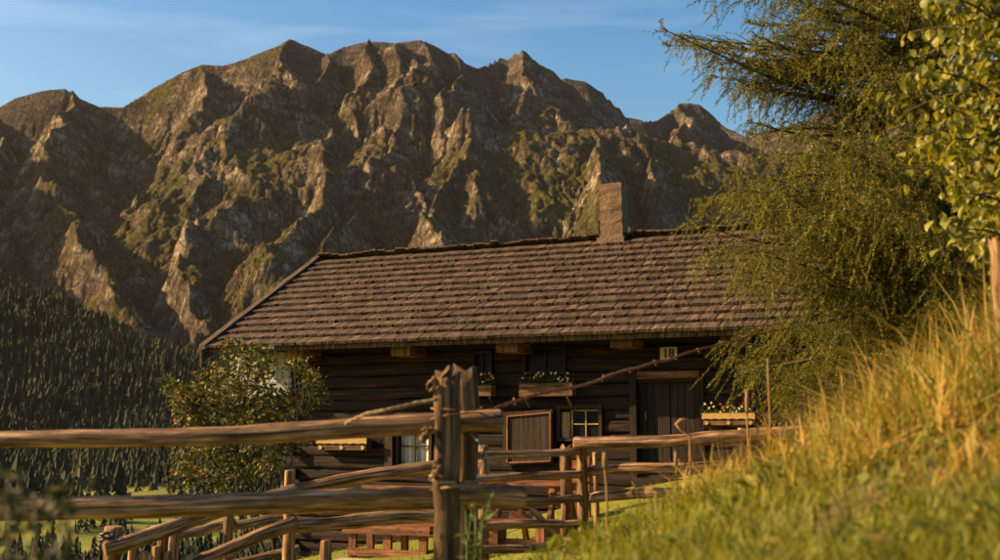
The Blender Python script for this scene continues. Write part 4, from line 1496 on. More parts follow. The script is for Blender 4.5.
twisted('rusty_wire', [P(476, 412, 5.6), P(500, 405, 5.7), P(545, 394, 6.0), P(562, 390, 6.1), P(610, 376, 6.9), P(690, 353, 8.6), P(748, 336, 9.8), P(830, 320, 10.5), P(945, 302, 10.7)],
        .008, 2, 'rust', 'rusty twisted barbed wire rising from twin posts to the larch', 'wire', 5, 13)
twisted('frayed_cord', [P(345, 424, 5.42), P(366, 414, 5.34), P(385, 410, 5.30), P(402, 406, 5.32), P(420, 402, 5.34), P(438, 399, 5.33)], .0085, 3, 'rope',
        'pale frayed twisted cord lying over the upper rail beside the post', 'rope', 9)
b = MB()
tw = [P(470, 433, 5.5), P(478, 441, 5.45), P(484, 450, 5.42), P(482, 462, 5.4), P(478, 472, 5.4), P(479, 482, 5.4), P(486, 480, 5.4), P(489, 470, 5.4), P(488, 458, 5.42), P(484, 449, 5.42)]
b.org = tw[0]
b.tube(tw, [.0042] * len(tw), 5)
o = b.build('baling_twine', M['twine'], None, tw[0], smooth=True)
tag(o, 'loop of blue baling twine hanging beside the twin posts', 'twine')

# ---- sloping fence on the left
org = Vector(P(290, 560, 9.3)); org.z = gz(org.x, org.y)
f2 = empty('sloping_fence', org)
tag(f2, 'weathered pole fence climbing the slope in front of leafy shrub', 'fence')


def upright(parent, org, px, py_top, d, w, seed, round_=True, mat='rail'):
    t_ = P(px, py_top, d)
    bz = gz(t_.x, t_.y) - .25
    if round_: return log_obj('post', parent, org, (t_.x, t_.y, bz), t_, w / 2, w / 2 * .92, seed, mat, bend=.008)
    return split_post('post', parent, org, (t_.x, t_.y, bz), t_, w, w * .8, seed, mat, .015)


upright(f2, org, 114, 526, 8.7, .135, 31)
upright(f2, org, 163, 534, 9.0, .09, 32)
upright(f2, org, 290, 470, 9.5, .095, 33)
upright(f2, org, 326, 540, 9.7, .095, 34)
log_obj('rail', f2, org, P(104, 549, 8.55), P(296, 489, 9.35), .052, .050, 35, bend=.012)
log_obj('rail', f2, org, P(282, 492, 9.5), P(448, 464, 9.75), .050, .054, 36, bend=.012)
log_obj('rail', f2, org, P(192, 563, 9.0), P(297, 522, 9.38), .052, .050, 37, bend=.012)
log_obj('rail', f2, org, P(284, 526, 9.5), P(470, 514, 9.8), .052, .054, 38, bend=.012)
for k, (px, py) in enumerate(((133, 545), (144, 551), (156, 546), (168, 551))):
    upright(f2, org, px, py, 8.95, .075, 40 + k)
ring_tie('wire_tie', f2, org, P(106, 541, 8.6), .05, .05, 'ink', 3, .008, 8, .02)

# ---- dark fence farther down the slope
org = Vector(P(228, 560, 11.8)); org.z = gz(org.x, org.y)
f3 = empty('pole_fence', org)
tag(f3, 'low dark pole fence below the shrub, looking out to the valley', 'fence')
upright(f3, org, 229, 514, 11.8, .115, 51)
upright(f3, org, 175, 530, 11.5, .10, 52)
log_obj('rail', f3, org, P(163, 537, 11.6), P(236, 523, 11.9), .045, .045, 53, bend=.01)
log_obj('rail', f3, org, P(222, 527, 11.9), P(300, 516, 12.2), .045, .045, 54, bend=.01)
log_obj('rail', f3, org, P(205, 572, 11.9), P(300, 548, 12.2), .045, .045, 55, bend=.01)

# ---- barred gate and the fence to the right of it
org = Vector(P(578, 520, 9.7)); org.z = gz(org.x, org.y)
f4 = empty('barred_gate', org)
tag(f4, 'gate of five thin horizontal poles beside the twin cleft posts', 'gate')
for k, (ya, yb2, r_) in enumerate(((456, 451, .034), (479, 474, .034), (504, 498, .036), (527, 523, .034), (549, 546, .036))):
    log_obj('bar', f4, org, P(474, ya, 9.45), P(580, yb2, 9.70), r_, r_ * .95, 60 + k, bend=.008)
upright(f4, org, 484, 445, 9.6, .09, 66)
upright(f4, org, 566, 444, 9.85, .10, 67, False, 'rail')
b = MB(org); b.bar(P(528, 505, 9.62), P(562, 541, 9.72), .05, .10, (0, 1, 0)); b.build('brace', M['rail'], f4)
org = Vector(P(582, 520, 9.75)); org.z = gz(org.x, org.y)
f5 = empty('pole_fence', org)
tag(f5, 'three rail pole fence running into the tall dry grass', 'fence')
upright(f5, org, 582, 440, 9.75, .10, 71, True, 'post')
upright(f5, org, 595, 452, 10.2, .05, 72)
upright(f5, org, 742, 428, 9.3, .085, 78)
log_obj('rail', f5, org, P(574, 443, 9.6), P(842, 430, 9.0), .052, .040, 73, bend=.02)
log_obj('rail', f5, org, P(584, 471, 9.85), P(790, 461, 9.2), .046, .038, 74, bend=.012)
log_obj('rail', f5, org, P(586, 498, 9.85), P(780, 487, 9.2), .046, .038, 75, bend=.012)

# ---- post at the right with thin wires
t_ = P(998, 238, 4.6)
org = Vector((t_.x, t_.y, gz(t_.x, t_.y)))
f6 = empty('fence_post', org)
tag(f6, 'tall weathered grey brown post standing in the dry grass under the leaves', 'post')
split_post('post', f6, org, (t_.x + .012, t_.y, org.z - .3), t_, .076, .07, 81, 'post', .02)
for k, (a, m_, c) in enumerate((((992, 381, 4.6), (915, 408, 6.4), (832, 428, 8.6)), ((992, 436, 4.6), (900, 455, 6.3), (772, 470, 9.0)))):
    twisted('barbed_wire', [P(*a), P(*m_), P(*c)], .0035, 2, 'rust', ('upper' if k == 0 else 'lower') + ' thin barbed wire strung from the tall post to pole fence', 'wire', 90 + k, 9, .06)
#---PART3---

# ------------------------------------------------------------------ forest in the valley (one mass)
def conifer_proto(seed, tiers=6, sides=7):
    r = random.Random(seed)
    V = [(0, 0, 0), (.012, 0, 0), (0, .012, 0)]; Fc = [(0, 1, 2)]
    for t_ in range(tiers):
        z0 = .06 + .86 * t_ / tiers
        z1 = min(1.0, z0 + .30)
        rad = .17 * (1 - z0) ** .85 + .012
        b = len(V)
        V.append((r.uniform(-.008, .008), r.uniform(-.008, .008), z1))
        ph = r.random() * 6
        for k in range(sides * 2):
            a = ph + PI * k / sides
            q = rad * (r.uniform(.85, 1.2) if k % 2 == 0 else r.uniform(.38, .6))
            V.append((math.cos(a) * q, math.sin(a) * q, z0 + (r.uniform(-.03, .0) if k % 2 == 0 else r.uniform(.02, .06))))
        for k in range(sides * 2):
            Fc.append((b, b + 1 + k, b + 1 + (k + 1) % (sides * 2)))
    return np.array(V), np.array(Fc)


def merge(protos, spots, rng):
    """spots: x, y, z, height, width factor, tone"""
    VV = []; FF = []; TT = []; off = 0
    for (x, y, z, h, wf, tone) in spots:
        V, Fc = protos[rng.integers(len(protos))]
        a = rng.uniform(0, 2 * PI); c, s = math.cos(a), math.sin(a)
        q = np.empty_like(V)
        q[:, 0] = (V[:, 0] * c - V[:, 1] * s) * h * wf + x
        q[:, 1] = (V[:, 0] * s + V[:, 1] * c) * h * wf + y
        q[:, 2] = V[:, 2] * h + z
        VV.append(q); FF.append(Fc + off); TT.append(np.full(len(V), tone)); off += len(V)
    return np.concatenate(VV), np.concatenate(FF), np.concatenate(TT)


protos = [conifer_proto(s, 4, 4) for s in range(10)]
N = 42000
uu = RNG.uniform(-70, 320, N)
dd = np.sqrt(RNG.uniform(420.0 ** 2, 3300.0 ** 2, N))
keep = RNG.uniform(0, 1, N) < np.where(dd < 1000, .34, np.where(dd < 2300, 0.40, .62))
uu, dd = uu[keep], dd[keep]
x = (uu - 500) / F * dd
wm = wood_mask(x, dd)
keep = RNG.uniform(0, 1, len(x)) < wm * np.clip(.66 + .9 * fbm(x / 80, dd / 80, 3, 301), .06, 1)
x, y = x[keep], dd[keep]
z = far_h(x, y)
hgt = np.where(y < 900, RNG.uniform(9, 17, len(x)), np.clip(RNG.lognormal(3.30, .33, len(x)), 9, 50)) * (1 + .25 * fbm(x / 90, y / 90, 2, 311))
tone = np.clip(RNG.normal(.42, .22, len(x)) + .18 * fbm(x / 120, y / 120, 3, 321), 0, 1)
print('forest trees', len(x))
V, Fc, Tn = merge(protos, np.stack([x, y, z - .5, hgt, RNG.uniform(1.0, 1.6, len(x)), tone], -1), RNG)
fo = np_mesh('spruce_forest', V, Fc, M['conifer'], attrs={'tone': Tn})
tag(fo, 'dark spruce forest covering the valley slope', 'forest', None, 'stuff')


# ------------------------------------------------------------------ leaf helpers
def leaf_arrays(C, Dv, Nv, L, Wd, fold=.25):
    """folded pointed leaves: centres base C, direction Dv, face normal Nv -> verts, tris"""
    n = len(C)
    Sd = np.cross(Dv, Nv); Sd /= np.linalg.norm(Sd, axis=1, keepdims=True) + 1e-9
    L = L[:, None]; Wd = Wd[:, None]
    p0 = C; p1 = C + Dv * L * .5; p2 = C + Dv * L - Nv * L * .10
    a = C + Dv * L * .42 + Sd * Wd + Nv * Wd * fold
    b = C + Dv * L * .42 - Sd * Wd + Nv * Wd * fold
    V = np.stack([p0, a, p2, b, p1], 1).reshape(-1, 3)
    i = np.arange(n)[:, None] * 5
    T = np.concatenate([i + np.array([[0, 1, 4]]), i + np.array([[1, 2, 4]]), i + np.array([[0, 4, 3]]), i + np.array([[4, 2, 3]])], 1).reshape(-1, 3)
    return V, T


def rnd_unit(rng, n):
    v = rng.normal(size=(n, 3)); return v / np.linalg.norm(v, axis=1, keepdims=True)


# ---- a few broadleaf trees that stand on the valley meadow
def meadow_tree(px, d, h, label, seed):
    rng = np.random.default_rng(seed)
    x_ = (px - 500) / F * d
    zb = float(far_h(np.array([x_]), np.array([d]))[0])
    t_ = tag(empty('valley_tree', (x_, d, zb)), label, 'tree', 'broadleaf trees on the valley meadow')
    b = MB(); b.tube([(0, 0, -.3), (0.1, 0, h * .3), (0, .1, h * .6)], [h * .03, h * .025, h * .012], 6); b.build('trunk', M['bark'], t_)
    n = 520
    cl = rnd_unit(rng, 9) * np.array([.26, .26, .26]) * h + np.array([0, 0, h * .6])
    k = rng.integers(9, size=n)
    q = cl[k] + rnd_unit(rng, n) * (h * .17) * rng.uniform(.5, 1, (n, 1))
    V, T = leaf_arrays(q, rnd_unit(rng, n), rnd_unit(rng, n), np.full(n, h * .085), np.full(n, h * .035))
    np_mesh('crown', V, T, M['decid'], t_, attrs={'tone': np.repeat(rng.uniform(0, 1, n), 5)})


for k, (px, d, h) in enumerate(((86, 1340, 17), (97, 1450, 20), (104, 1330, 14), (32, 1380, 13), (148, 1400, 15), (58, 1560, 15), (176, 1250, 14), (134, 1150, 13))):
    meadow_tree(px, d, h, 'small round broadleaf tree on the bright valley meadow', 400 + k)

# ------------------------------------------------------------------ shrub at the hut corner
SB = P(284, 556, 14.0)
SB.z = gz(SB.x, SB.y)
sh_ = tag(empty('leafy_shrub', SB), 'dense many stemmed leafy shrub in front of the hut corner', 'shrub')
rng = np.random.default_rng(21)
# the outline of the crown as the photo shows it: lobes (px, py, radius px)
lobes = [(205, 385, 30), (232, 370, 28), (262, 368, 24), (285, 385, 26), (308, 392, 22), (322, 395, 14), (195, 415, 26), (225, 410, 34), (258, 405, 34), (290, 415, 30), (200, 450, 26),
         (228, 445, 30), (258, 440, 28), (285, 440, 26), (190, 470, 18), (215, 478, 18), (240, 470, 20), (268, 358, 16), (182, 395, 16), (262, 462, 16), (316, 378, 14), (240, 352, 12), (300, 365, 10)]
lw = []; lr = []
for (px, py, r_) in lobes:
    for _ in range(2):
        p = P(px + rng.uniform(-8, 8), py + rng.uniform(-8, 8), 14.0 + rng.uniform(-.75, .75))
        lw.append(p - SB); lr.append(r_ / F * 14 * rng.uniform(.75, 1.0))
tips = []
b = MB()
for k in range(7):
    a = 2 * PI * k / 7
    st = Vector((math.cos(a) * .07, math.sin(a) * .07, -.1))
    tgt = Vector(lw[(k * 6 + 3) % len(lw)]) * .8
    path = [st + (tgt - st) * q + Vector((math.sin(q * 5 + k) * .06, math.cos(q * 4 + k) * .06, .25 * q * (1 - q))) for q in np.linspace(0, 1, 9)]
    bb = MB(); bb.tube(path, [.028 * (1 - .8 * q) for q in np.linspace(0, 1, 9)], 6, True, .1)
    bb.build('stem', M['twig'], sh_, smooth=True)
    tips.append(path)
allp = [p for pt in tips for p in pt[3:]]
tw_ = MB()
for c, r_ in zip(lw, lr):
    c = Vector(c)
    near = min(allp, key=lambda p: (p - c).length)
    for _ in range(3):
        e = c + Vector(rng.normal(size=3)) * r_ * .45
        m_ = (near + e) / 2 + Vector((0, 0, -.05))
        tw_.tube([near, m_, e], [.010, .006, .002], 4, False)
tw_.build('twigs', M['twig'], sh_)
C = []; 
for c, r_ in zip(lw, lr):
    n = int(230 * (r_ / .3) ** 2) + 30
    q = rnd_unit(rng, n) * (r_ * rng.uniform(.25, 1.08, (n, 1)) ** .6)
    C.append(np.array(c) + q * np.array([1, 1, .95]))
C = np.concatenate(C); n = len(C)
keep = fbm(C[:, 0] * 4.2 + C[:, 1] * 3, C[:, 2] * 4.2, 2, 55) > -.18
C = C[keep]
pw_ = C + np.array(SB); pu, pv_ = proj(pw_[:, 0], pw_[:, 1], pw_[:, 2])
gap = (pu > 266) & (pu < 293) & (pv_ > 350) & (pv_ < 384)            # the pale boards show through a gap in the crown
C = C[~gap | (rng.uniform(0, 1, len(C)) < .18)]; n = len(C)
Dv = rnd_unit(rng, n) * np.array([1, 1, .7]) + np.array([0, 0, -.15]); Dv /= np.linalg.norm(Dv, axis=1, keepdims=True)
Nv = rnd_unit(rng, n) * .8 + np.array([-.2, 0, .75]); Nv /= np.linalg.norm(Nv, axis=1, keepdims=True)
V, T = leaf_arrays(C, Dv, Nv, rng.uniform(.05, .09, n), rng.uniform(.017, .028, n))
tag(np_mesh('foliage', V, T, M['shrub'], sh_, attrs={'tone': np.repeat(np.clip(rng.normal(.5, .26, n), 0, 1), 5)}), kind='stuff')
print('shrub leaves', n)

# ------------------------------------------------------------------ larch on the right
LT = Vector(((950 - 500) / F * 10.6, 10.6, 0)); LT.z = gz(LT.x, LT.y)
la = tag(empty('larch_tree', LT), 'large larch with drooping feathery branches hanging over the roof end', 'tree')
b = MB()
b.tube([(0, 0, -.3), (.02, 0, .6), (-.02, .03, 2.2), (.03, 0, 4.5), (0, 0, 7.5), (0, 0, 10)], [.15, .13, .11, .08, .05, .012], 12, True, .06)
b.build('trunk', M['bark'], la, smooth=True)
rng = np.random.default_rng(33)
twP = []      # needle bearing twig segments: start, end
rd = random.Random(17)
zh = .35
limbs = 0
hang = []
wood_b = MB()
while zh < 4.7:
    az_ = rd.uniform(0, 2 * PI)
    # more limbs towards the open side
    if rd.random() < .68: az_ = PI + rd.uniform(-1.0, 1.5)
    Lm = float(np.interp(zh + LT.z, [.3, 1.0, 2.0, 3.0, 6.5], [1.5, 2.1, 2.65, 2.75, 2.0])) * rd.uniform(.55, 1.05)
    if math.cos(az_) > 0.2: Lm *= .8
    dr = rd.uniform(.10, .34) if zh < 3.0 else rd.uniform(-.05, .2)
    upc = rd.uniform(.15, .5)
    him = 1.0 if rd.random() < .45 else .25
    dirh = Vector((math.cos(az_), math.sin(az_), 0)); sidev = Vector((-dirh.y, dirh.x, 0))
    path = []
    for q in np.linspace(0, 1, 12):
        path.append(Vector((0, 0, zh)) + dirh * Lm * q + sidev * .17 * math.sin(q * 4 + zh * 9) + Vector((0, 0, .05 * math.sin(q * 7 + zh * 13))) + Vector((0, 0, -dr * Lm * q + upc * Lm * .45 * q ** 2.6)))
    lb = MB(); lb.tube(path, [.030 * (1 - .88 * q) for q in np.linspace(0, 1, 12)], 6, True, .1)
    lb.build('limb', M['twig'], la, smooth=True)
    limbs += 1
    # side shoots, then hanging twigs
    for q in np.arange(.10, 1.0, .062):
        i = q * 11; p = path[int(i)].lerp(path[min(int(i) + 1, 11)], i - int(i))
        for sd_ in (-1, 1):
            ls_ = (.62 * (1 - q) + .14) * rd.uniform(.5, 1.15)
            d = (dirh * rd.uniform(.45, .9) + sidev * sd_ * rd.uniform(.5, 1.0)).normalized()
            hi = min(1.0, max(0.0, (zh + LT.z - 2.3) / 1.2)) * (.35 + .65 * q) * him
            sp = [p + d * ls_ * w + Vector((0, 0, (-.22 + .60 * hi) * ls_ * w ** 1.6 + .10 * ls_ * w)) for w in np.linspace(0, 1, 5)]
            wood_b.tube(sp, [.006, .005, .004, .003, .002], 3, False)
            hang.append((sp, .0))
            for w in np.arange(.10, 1.0, .29):
                j = w * 4; s_ = sp[int(j)].lerp(sp[min(int(j) + 1, 4)], j - int(j))
                lh = rd.choice((rd.uniform(.08, .25), rd.uniform(.2, .58))) * (1.0 - .55 * hi)
                ov = Vector((rd.uniform(-.5, .5), rd.uniform(-.5, .5), 0)) * lh + d * lh * rd.uniform(.1, .6)
                hp = [s_ + ov * v_ ** .8 + Vector((0, 0, -lh * (1 - hi * 1.3) * (v_ ** 1.25 - .22 * v_ ** 4))) for v_ in np.linspace(0, 1, 4)]
                hang.append((hp, 1.0))
    hang.append((path[2:], .0))
    zh += rd.uniform(.022, .052) if zh < 2.0 else rd.uniform(.016, .042)
tag(wood_b.build('shoots', M['twig'], la), kind='stuff')
# twig axis + needles in tufts
ax = MB()
cs = []; ds_ = []; tn = []
for (hp, isleaf) in hang:
    L = sum((hp[i + 1] - hp[i]).length for i in range(len(hp) - 1))
    m_ = max(2, int(L / .020))
    base_t = rd.gauss(.45, .24)
    for k in range(m_):
        q = (k + .5) / m_ * (len(hp) - 1); i = int(q)
        p = hp[i].lerp(hp[i + 1], q - i)
        t_ = (hp[i + 1] - hp[i]).normalized()
        cs.append(p); ds_.append(t_); tn.append(base_t + rd.uniform(-.12, .12))
    a, e = hp[0], hp[-1]
    ax.v += [a, e, (a + e) / 2 + Vector((.003, .003, 0))]
    ax.f.append((len(ax.v) - 3, len(ax.v) - 2, len(ax.v) - 1)); ax.uv += [(0, 0)] * 3
tag(ax.build('twigs', M['twig'], la), kind='stuff')
cs = np.array(cs); ds_ = np.array(ds_); tn = np.array(tn)
K = 3
cs = np.repeat(cs, K, 0); ds_ = np.repeat(ds_, K, 0); tn = np.clip(np.repeat(tn, K), 0, 1)
n = len(cs)
rv = rnd_unit(rng, n)
nd_ = rv - ds_ * np.sum(rv * ds_, 1, keepdims=True) * .9
nd_ = nd_ / np.linalg.norm(nd_, axis=1, keepdims=True) * .85 + ds_ * .5
ln = rng.uniform(.015, .029, (n, 1))
sd_ = np.cross(nd_, rnd_unit(rng, n)); sd_ /= np.linalg.norm(sd_, axis=1, keepdims=True)
V = np.stack([cs - sd_ * .0056, cs + sd_ * .0056, cs + nd_ * ln], 1).reshape(-1, 3)
T = np.arange(n * 3).reshape(-1, 3)
tag(np_mesh('needles', V, T, M['larch'], la, attrs={'tone': np.repeat(tn, 3)}), kind='stuff')
print('larch limbs', limbs, 'needles', n)

# ------------------------------------------------------------------ broadleaf tree leaning in at the right edge
BT = Vector(((1075 - 500) / F * 6.3, 6.3, 0)); BT.z = gz(BT.x, BT.y)
br = tag(empty('broadleaf_tree', BT), 'broadleaf tree with yellow green leaves hanging beside the tall post', 'tree')
b = MB(); b.tube([(0, 0, -.3), (.02, 0, .6), (-.03, .02, 1.6), (.02, 0, 3.0), (0, 0, 4.2)], [.075, .065, .055, .035, .012], 9, True, .06); b.build('trunk', M['bark'], br, smooth=True)
rng = np.random.default_rng(44)
rd = random.Random(23)
cand = []
for k in range(95):
    px_ = rd.triangular(893, 1120, 975); py_ = rd.uniform(-60, 272)
    if px_ < 930 and py_ > 205: py_ -= 90
    e = P(px_, py_, 6.3 + rd.uniform(-.6, .55)) - BT
    h0 = max(.5, e.z - rd.uniform(.1, .6)); st = Vector((0, 0, h0))
    path = [st.lerp(e, q) + Vector((0, 0, .16 * math.sin(q * PI))) for q in np.linspace(0, 1, 7)]
    bb = MB(); bb.tube(path, [.016 * (1 - .85 * q) for q in np.linspace(0, 1, 7)], 5, True, .1); bb.build('branch', M['twig'], br, smooth=True)
    for q in np.linspace(.22, 1.0, 22):
        i = min(5, int(q * 6)); p = path[i].lerp(path[i + 1], q * 6 - i)
        for _ in range(2):
            cand.append(p + Vector((rd.gauss(0, .07), rd.gauss(0, .07), rd.gauss(-.04, .06))))
leafm = []
for k in range(5):
    r = random.Random(k)
    L, Wd = 1.0, r.uniform(.36, .46)
    Vv = [(0, 0, 0), (.10, 0, 0), (.32, Wd * .85, .10), (.55, Wd, .12), (.8, Wd * .6, .05), (1.0, 0, -.14), (.8, -Wd * .6, .05), (.55, -Wd, .12), (.32, -Wd * .85, .10), (.5, 0, .02), (.78, 0, -.04)]
    Fv = [(1, 2, 9), (2, 3, 9), (3, 4, 10), (3, 10, 9), (4, 5, 10), (5, 6, 10), (6, 7, 10), (7, 9, 10), (7, 8, 9), (8, 1, 9), (0, 1, 2), (0, 8, 1)]
    leafm.append((np.array(Vv), np.array(Fv), np_mesh('leaf', Vv, Fv, M['leaf'], link=False)))


def vis_score(p):
    w = p + BT
    px_, py_ = proj(w.x, w.y, w.z)
    return (0 if (-5 < px_ < 1003 and -5 < py_ < 320) else 50) + w.y


cand.sort(key=vis_score)
VV = []; FF = []; off = 0
for k, p in enumerate(cand):
    s_ = rd.uniform(.045, .078)
    rot = Matrix.Rotation(rd.uniform(0, 2 * PI), 4, 'Z') @ Matrix.Rotation(rd.uniform(.2, 1.5), 4, 'Y') @ Matrix.Rotation(rd.uniform(-.9, .9), 4, 'X')
    Mx = Matrix.Translation(p) @ rot @ Matrix.Scale(s_, 4)
    v_, f_, me = leafm[k % 5]
    if k < 300:
        o = bpy.data.objects.new('leaf', me); COL.objects.link(o); o.parent = br; o.matrix_local = Mx
    else:
        A = np.array(Mx)
        VV.append(v_ @ A[:3, :3].T + A[:3, 3]); FF.append(f_ + off); off += len(v_)
tag(np_mesh('foliage', np.concatenate(VV), np.concatenate(FF), M['leaf'], br), kind='stuff')
print('broad leaves', len(cand))


# ------------------------------------------------------------------ grass
def blades(x, y, h, w, lean, tone, rng, droop=.5):
    n = len(x)
    z = ground_h(x, y)
    a = rng.uniform(0, 2 * PI, n); la_ = lean * h
    dx, dy = np.cos(a) * la_, np.sin(a) * la_
    b = rng.uniform(0, 2 * PI, n); sx, sy = np.cos(b) * w / 2, np.sin(b) * w / 2
    rows = []
    for t_, wf in ((0, 1.0), (.38, .9), (.72, .6)):
        cx = x + dx * t_ ** 1.8; cy = y + dy * t_ ** 1.8; cz = z - .02 + h * (t_ - droop * lean * t_ ** 2.4 * .6)
        rows.append(np.stack([cx - sx * wf, cy - sy * wf, cz], -1)); rows.append(np.stack([cx + sx * wf, cy + sy * wf, cz], -1))
    rows.append(np.stack([x + dx, y + dy, z - .02 + h * (1 - droop * lean * .6)], -1))
    V = np.stack(rows, 1).reshape(-1, 3)
    i = np.arange(n)[:, None] * 7
    T = np.concatenate([i + np.array([[0, 1, 3]]), i + np.array([[0, 3, 2]]), i + np.array([[2, 3, 5]]), i + np.array([[2, 5, 4]]), i + np.array([[4, 5, 6]])], 1).reshape(-1, 3)
    return V, T, np.repeat(tone, 7)


rng = np.random.default_rng(71)
# short lawn and slope grass
n = 40000
u = rng.uniform(-120, 1120, n); d = np.exp(rng.uniform(math.log(2.2), math.log(20), n))
x = (u - 500) / F * d
inside = ((x - HO.x) * HV.x + (d - HO.y) * HV.y) > WY - .05
keep = (~inside | (u < 250)) & (rng.uniform(0, 1, n) > np.maximum(soil_mask(x, d) * .85, .6 * dry_mask(x, d)))
x, d, u = x[keep], d[keep], u[keep]; n = len(x)
V1, T1, t1 = blades(x, d, rng.uniform(.04, .11, n) * (1 + .5 * (d < 5) * (u > 520)), np.full(n, .006) + .001 * d * .2, rng.uniform(.2, .9, n), np.clip(rng.normal(.22, .13, n) + .42 * dry_mask(x, d), 0, 1), rng)
tag(np_mesh('short_grass', V1, T1, M['grass'], attrs={'tone': t1}), 'short green grass of lawn and bank', 'grass', None, 'stuff')

# tall dry grass on the bank: clumps
ncl = 4800
u = rng.uniform(585, 1130, ncl); d = rng.uniform(2.9, 10.2, ncl)
x = (u - 500) / F * d
dens = (.25 + .75 * dry_mask(x, d)) * (dry_mask(x, d) > .04) * (1 - .85 * soil_mask(x, d))
keep = rng.uniform(0, 1, ncl) < dens
x, d, u = x[keep], d[keep], u[keep]
K = 17
ncl = len(x)
ch = (.13 + .55 * rng.uniform(0, 1, ncl) ** 2.4) * (.55 + .75 * sstep(740, 960, u)) * np.interp(d, [2.9, 4.0, 5.5], [.35, .6, 1.0])
ct_ = np.clip(rng.normal(.68, .26, ncl) - .22 * (d < 4.2), .1, 1)
bx = np.repeat(x, K) + rng.normal(0, .06, ncl * K); by = np.repeat(d, K) + rng.normal(0, .06, ncl * K)
h = np.repeat(ch, K) * rng.uniform(.45, 1.15, ncl * K)
V2, T2, t2 = blades(bx, by, h, rng.uniform(.005, .0125, len(h)), np.abs(rng.normal(.70, .48, len(h))), np.clip(np.repeat(ct_, K) + rng.normal(0, .10, len(h)), 0, 1), rng, .7)
tag(np_mesh('tall_dry_grass', V2, T2, M['grass'], attrs={'tone': t2}), 'tall golden dry grass on the bank', 'grass', None, 'stuff')
# green foreground tufts
ncl = 900
u = rng.uniform(500, 1120, ncl); d = rng.uniform(2.3, 4.8, ncl)
x = (u - 500) / F * d
keep = rng.uniform(0, 1, ncl) < (1 - soil_mask(x, d)) * sstep(520, 640, u + 30 * (4 - d)) * (.4 + .6 * sstep(-.2, .3, fbm(x * 2, d * 2, 3, 211)))
x, d = x[keep], d[keep]; ncl = len(x); K = 24
h = np.repeat(rng.uniform(.05, .15, ncl), K) * rng.uniform(.5, 1.1, ncl * K)
bx = np.repeat(x, K) + rng.normal(0, .035, ncl * K); by = np.repeat(d, K) + rng.normal(0, .035, ncl * K)
V3, T3, t3 = blades(bx, by, h, rng.uniform(.003, .006, len(h)), np.abs(rng.normal(.5, .25, len(h))), np.clip(np.repeat(rng.normal(.18, .13, ncl), K) + rng.normal(0, .06, len(h)), 0, 1), rng, .7)
tag(np_mesh('green_tufts', V3, T3, M['grass'], attrs={'tone': t3}), 'green grass tufts on the near bank', 'grass', None, 'stuff')
# broad leaved weeds between the tufts
n = 2600
u = rng.uniform(520, 1100, n); d = rng.uniform(2.4, 6.5, n); x = (u - 500) / F * d
pc = fbm(x * 2.2, d * 2.2, 3, 221)
keep = (pc > .12) & (u > 560 - 20 * d)
x, d = x[keep], d[keep]; n = len(x)
Cw = np.stack([x, d, ground_h(x, d) + rng.uniform(0, .07, n)], -1)
Dw = rnd_unit(rng, n) * np.array([1, 1, .3]) + np.array([0, 0, .45]); Dw /= np.linalg.norm(Dw, axis=1, keepdims=True)
Nw = rnd_unit(rng, n) * .5 + np.array([0, 0, 1]); Nw /= np.linalg.norm(Nw, axis=1, keepdims=True)
V, T = leaf_arrays(Cw, Dw, Nw, rng.uniform(.03, .085, n), rng.uniform(.010, .022, n))
tag(np_mesh('bank_weeds', V, T, M['grass'], attrs={'tone': np.repeat(np.clip(rng.normal(.15, .15, n), 0, 1), 5)}), 'low broad leaved weeds on the near bank', 'weeds', None, 'stuff')
# seed heads over the dry grass
n = 900
u = rng.uniform(620, 1120, n); d = rng.uniform(5.0, 9.6, n); x = (u - 500) / F * d
lo = np.interp(d, [4.3, 5, 6, 7, 8, 9, 10.2], [760, 720, 640, 640, 680, 740, 800])
keep = (u > lo) & (rng.uniform(0, 1, n) < .75)
x, d = x[keep], d[keep]
sb = MB()
rd = random.Random(77)
zz = ground_h(x, d)
for xx, yy, z0 in zip(x, d, zz):
    hh = rd.uniform(.22, .52) * (1 if yy > 5.5 else .7); a = rd.uniform(0, 2 * PI); l_ = rd.uniform(.05, .32) * hh
    hh *= rd.choice((1, 1, 1.35)) * (.75 if 500 + F * xx / yy < 780 else 1)
    tp = [Vector((xx + math.cos(a) * l_ * q ** 2, yy + math.sin(a) * l_ * q ** 2, z0 + hh * (q - .12 * q ** 3))) for q in (0, .35, .7, .86, .93, 1.0)]
    sb.tube(tp, [.0016, .0014, .0012, .005, .006, .001], 3, False)
tag(sb.build('seed_stalks', M['straw']), 'dry seeding grass stalks over the bank', 'grass', None, 'stuff')


# ---- single stalks one can point at
def stalk(px, py0, py1, d, r_, label, curl=0, mat='straw', head=True):
    a = P(px, py0, d)
    a.z = gz(a.x, a.y)
    e = P(px, py1, d) - a
    t_ = tag(empty('grass_stalk', a), label, 'stalk', 'single dry stalks')
    b = MB()
    if curl:
        pts = [e * q for q in (0, .4, .75, .9)]
        c = e * .9
        pts += [c + Vector((math.sin(w) * curl - 0, 0, (1 - math.cos(w)) * 0 + math.sin(w * .5) * abs(curl) * 1.2)) for w in (.8, 1.6, 2.4, 3.0)]
        b.tube(pts, [r_ * .6] * 4 + [r_ * .8, r_, r_ * 1.1, r_ * .7], 6)
        b.build('stem', M[mat], t_, smooth=True)
    else:
        b.tube([e * q + Vector((.01 * math.sin(q * 4), 0, 0)) for q in np.linspace(0, 1, 6)], [r_, r_, r_ * .95, r_ * .9, r_ * .8, r_ * .6], 6)
        b.build('stem', M[mat], t_, smooth=True)
        if head:
            b = MB(); b.tube([e * q for q in (.80, .84, .92, .98, 1.0)], [r_, r_ * 2.0, r_ * 2.2, r_ * 1.6, r_ * .4], 7, True, .15)
            b.build('seed_head', M[mat], t_, smooth=True)
    return t_


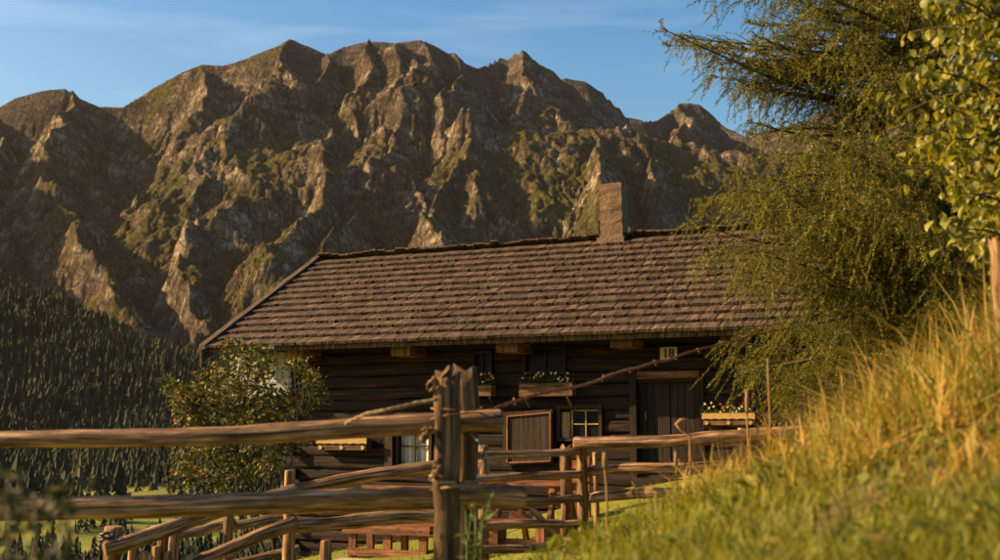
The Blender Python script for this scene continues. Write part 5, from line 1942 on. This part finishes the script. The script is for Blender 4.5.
stalk(769, 520, 358, 6.0, .0075, 'tall straight green stem standing alone before the log wall', 0, 'straw', False)
stalk(747, 520, 390, 6.2, .006, 'shorter straight stem beside the painted flower box', 0, 'straw', True)
stalk(690, 520, 425, 6.0, .010, 'curled brown dead stalk above the pole fence', -.07)
stalk(676, 530, 452, 5.6, .005, 'thin seed stalk leaning over the fence rail', 0)
stalk(605, 545, 452, 5.0, .006, 'slender seed stalk beside the fence post', 0)

# ---- weed in front of the twin posts
a = P(472, 545, 4.6); a.z = gz(a.x, a.y)
t_ = tag(empty('green_weed', a), 'yellow green weed growing at the foot of the twin posts', 'weed')
rd = random.Random(12)
for k in range(6):
    e = P(466 + k * 5 + rd.uniform(-5, 5), rd.uniform(482, 525), 4.6 + rd.uniform(-.1, .1)) - a
    b = MB(); b.tube([Vector((rd.uniform(-.03, .03), rd.uniform(-.03, .03), 0)), e * .5 + Vector((rd.uniform(-.02, .02), 0, 0)), e], [.006, .005, .003], 6); st_ = b.build('stem', M['plant'], t_, smooth=True)
    C = []; Dv = []
    for q in np.linspace(.25, 1, 7):
        for _ in range(2):
            C.append(np.array(e * q)); v_ = np.array([rd.uniform(-1, 1), rd.uniform(-1, 1), rd.uniform(-.2, .8)]); Dv.append(v_ / np.linalg.norm(v_))
    m_ = len(C)
    V, T = leaf_arrays(np.array(C), np.array(Dv), rnd_unit(rng, m_) * .4 + np.array([0, 0, .9]), rng.uniform(.03, .07, m_), rng.uniform(.008, .016, m_))
    np_mesh('leaves', V, T, M['plant'], st_)

# ---- dark plants close to the camera at the lower left
for k, (px, py, d, label) in enumerate(((10, 470, 2.1, 'dark blurred seedy plant rising past the lower rail'), (60, 484, 2.3, 'dark blurred stalk with one round head over the lower rail'), (36, 512, 2.0, 'low dark blurred leafy plant under the lower rail'))):
    a = P(px, 560, d); a.z = gz(a.x, a.y)
    t_ = tag(empty('dark_plant', a), label, 'plant')
    e = P(px, py, d) - a
    for w in range(1 if k == 1 else 4):
        off_ = Vector((rd.uniform(-.05, .05), rd.uniform(-.06, .06), rd.uniform(-.09, .02))) * (0 if w == 0 else 1)
        ee = e + off_
        b = MB(); b.tube([Vector((0, 0, 0)), ee * .5 + Vector((.01, 0, 0)), ee], [.004, .0035, .002], 5); st_ = b.build('stem', M['darkplant'], t_, smooth=True)
        m_ = 60 if k == 1 else 46
        q = rng.uniform(.93, 1.0, m_) if k == 1 else rng.uniform(.55, 1.02, m_)
        C = np.array(ee)[None] * q[:, None] + rnd_unit(rng, m_) * (.018 if k == 1 else .012)
        V, T = leaf_arrays(C, rnd_unit(rng, m_), rnd_unit(rng, m_), rng.uniform(.015, .035, m_), rng.uniform(.005, .010, m_))
        np_mesh('leaves', V, T, M['darkplant'], st_)
